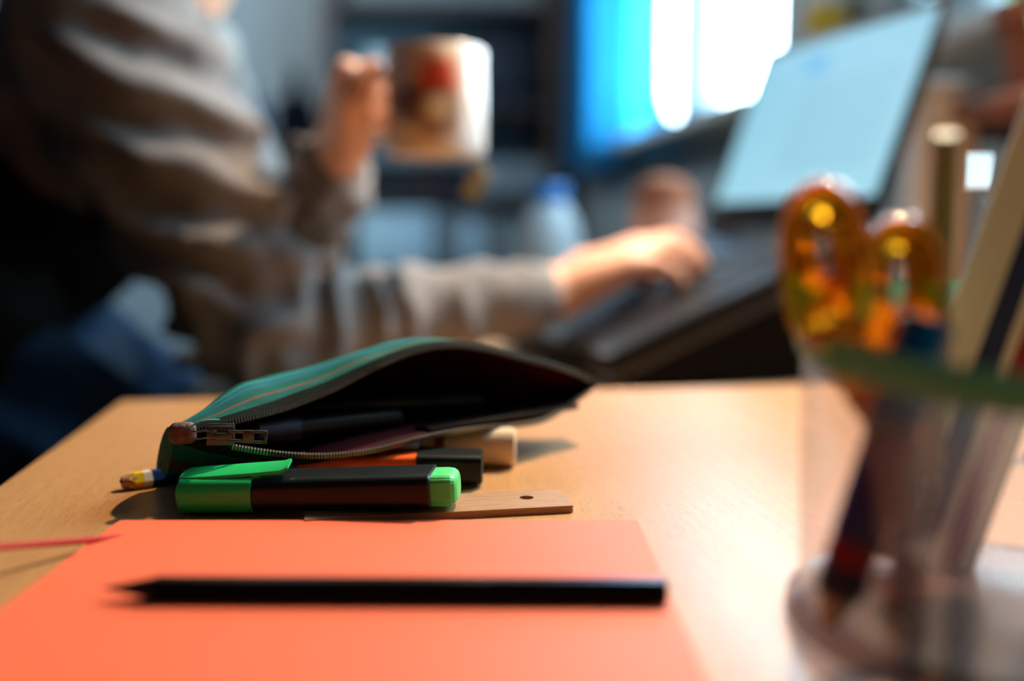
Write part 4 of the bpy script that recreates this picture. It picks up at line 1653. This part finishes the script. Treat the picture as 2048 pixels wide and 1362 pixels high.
def carton(label, p0, p1, zb, h, m, lidm, group=None):
    x0_, x1_ = bx(p0), bx(p1)
    cx = (x0_ + x1_) / 2
    t = thing('storage_box', label, 'box', ROOM @ V((cx, BY0 + .13, zb)), AL, group)
    MB().box((cx, BY0 + .13, zb + h * .41), (x1_ - x0_ - .012, .24, h * .82), .004).done('box_body', m, t, frame=ROOM)
    MB().box((cx, BY0 + .13, zb + h * .90), (x1_ - x0_ - .004, .248, h * .18), .004).done('lid', lidm, t, frame=ROOM)


zb = TZ - .06 + .0185
carton('wide pale blue storage box at the left of the bookcase, above the forearm', 712, 862, zb, .235, M_box, M_box)
carton('narrow grey storage box beside the wide pale blue one', 866, 908, zb, .225, M_boxgrey, M_boxgrey)
carton('narrow pale blue storage box between two grey ones', 912, 962, zb, .23, M_box, M_boxgrey)
carton('grey storage box at the right end of the box shelf', 966, 1050, zb, .20, M_boxgrey, M_boxgrey)
zb = TZ + .60 + .0185
carton('flat pale box on the upper shelf above the mug', 735, 925, zb, .20, M_box, M_box)
carton('dark box on the upper shelf at its right end', 945, 1055, zb, .26, M_dark, M_dark)
zb = TZ + .235 + .0185
xs = bx(715)
k = 0
desc = ['first dark binder from the left on the shelf behind the mug', 'second dark binder from the left on the shelf behind the mug', 'third dark binder from the left on the shelf behind the mug', 'fourth binder from the left on the shelf behind the mug',
        'dark red binder fifth from the left on the shelf behind the mug', 'sixth dark binder from the left on the shelf behind the mug', 'last dark binder before the grey basket on the shelf behind the mug']
while k < 7:
    wd = .055 + .006 * (k % 3)
    t = thing('binder', desc[k], 'binder', ROOM @ V((xs + wd / 2, BY0 + .14, zb)), AL, 'binders on the middle shelf')
    hh_ = .27 + .012 * ((k * 2) % 3)
    MB().box((xs + wd / 2, BY0 + .14, zb + hh_ / 2), (wd, .22, hh_), .004).done('cover', M_darkred if k == 4 else M_dark, t, frame=ROOM)
    MB().box((xs + wd / 2, BY0 + .0295, zb + hh_ * .62), (wd * .6, .001, hh_ * .3)).done('spine_label', M_boxgrey, t, frame=ROOM)
    xs += wd + .006
    k += 1
x0_, x1_ = xs + .01, BX1 - .07
ba = thing('wire_basket', 'low grey basket at the right end of the shelf behind the mug', 'basket', ROOM @ V(((x0_ + x1_) / 2, BY0 + .13, zb)), AL)
b = MB()
cx = (x0_ + x1_) / 2
b.box((cx, BY0 + .13, zb + .004), (x1_ - x0_, .2, .008))
for y in (BY0 + .032, BY0 + .228):
    b.box((cx, y, zb + .07), (x1_ - x0_, .006, .13), .002)
for x in (x0_ + .003, x1_ - .003):
    b.box((x, BY0 + .13, zb + .07), (.006, .19, .13), .002)
b.done('basket_body', M_boxgrey, ba, frame=ROOM)
MB().tube([V((x0_, BY0 + .03, zb + .137)), V((x1_, BY0 + .03, zb + .137)), V((x1_, BY0 + .23, zb + .137)), V((x0_, BY0 + .23, zb + .137))], .005, 8, closed=True).done('rim', M_radiator, ba, frame=ROOM)


# coats on hooks
def coat(label, px, ptop, pbot, wpx, m, sway):
    Y = 4.22
    top_ = P(px, ptop, Y)
    rt = to_room(top_)
    yb = YB - .065
    zt, zb_ = top_.z, P(px, pbot, Y).z
    wd = wpx / FPX * Y / 2
    t = thing('hanging_coat', label, 'coat', ROOM @ V((rt.x, yb, zb_)), AL, 'coats on the back wall')
    b = MB()
    rings = []
    for i in range(15):
        f = i / 14
        z = lerp(zt, zb_, f)
        ww = wd * (.30 + .70 * smooth(0, .25, f)) * (1 + .08 * f)
        dp = .022 + .03 * smooth(0, .3, f)
        rings.append([V((rt.x + sway * f + ww * math.cos(2 * pi * k / 36) * (1 + .05 * math.sin(9 * 2 * pi * k / 36)), yb + dp * math.sin(2 * pi * k / 36) * (1 + .18 * math.sin(7 * 2 * pi * k / 36)), z)) for k in range(36)])
    b.loft(rings)
    b.done('coat_body', m, t, frame=ROOM)
    for s_ in (-1, 1):
        b = MB()
        b.tube([V((rt.x + s_ * wd * .75, yb - .025, lerp(zt, zb_, .12))), V((rt.x + s_ * wd * .95 + sway * .3, yb - .045, lerp(zt, zb_, .4))), V((rt.x + s_ * wd * .95 + sway * .6, yb - .04, lerp(zt, zb_, .72)))], [.032, .036, .030], 14)
        b.done('sleeve', m, t, frame=ROOM)
    b = MB()
    b.tube([V((rt.x, YB - .002, zt + .02)), V((rt.x, YB - .05, zt + .015)), V((rt.x, YB - .07, zt + .03))], .006, 8)
    b.done('hook', M_gun, t, frame=ROOM)


coat('dark navy coat hanging on the back wall beside the bookcase', 590, 140, 620, 64, M_coat, .0)
coat('blue coat hanging on the back wall beside the dark one', 498, 165, 620, 50, M_coatblue, .02)
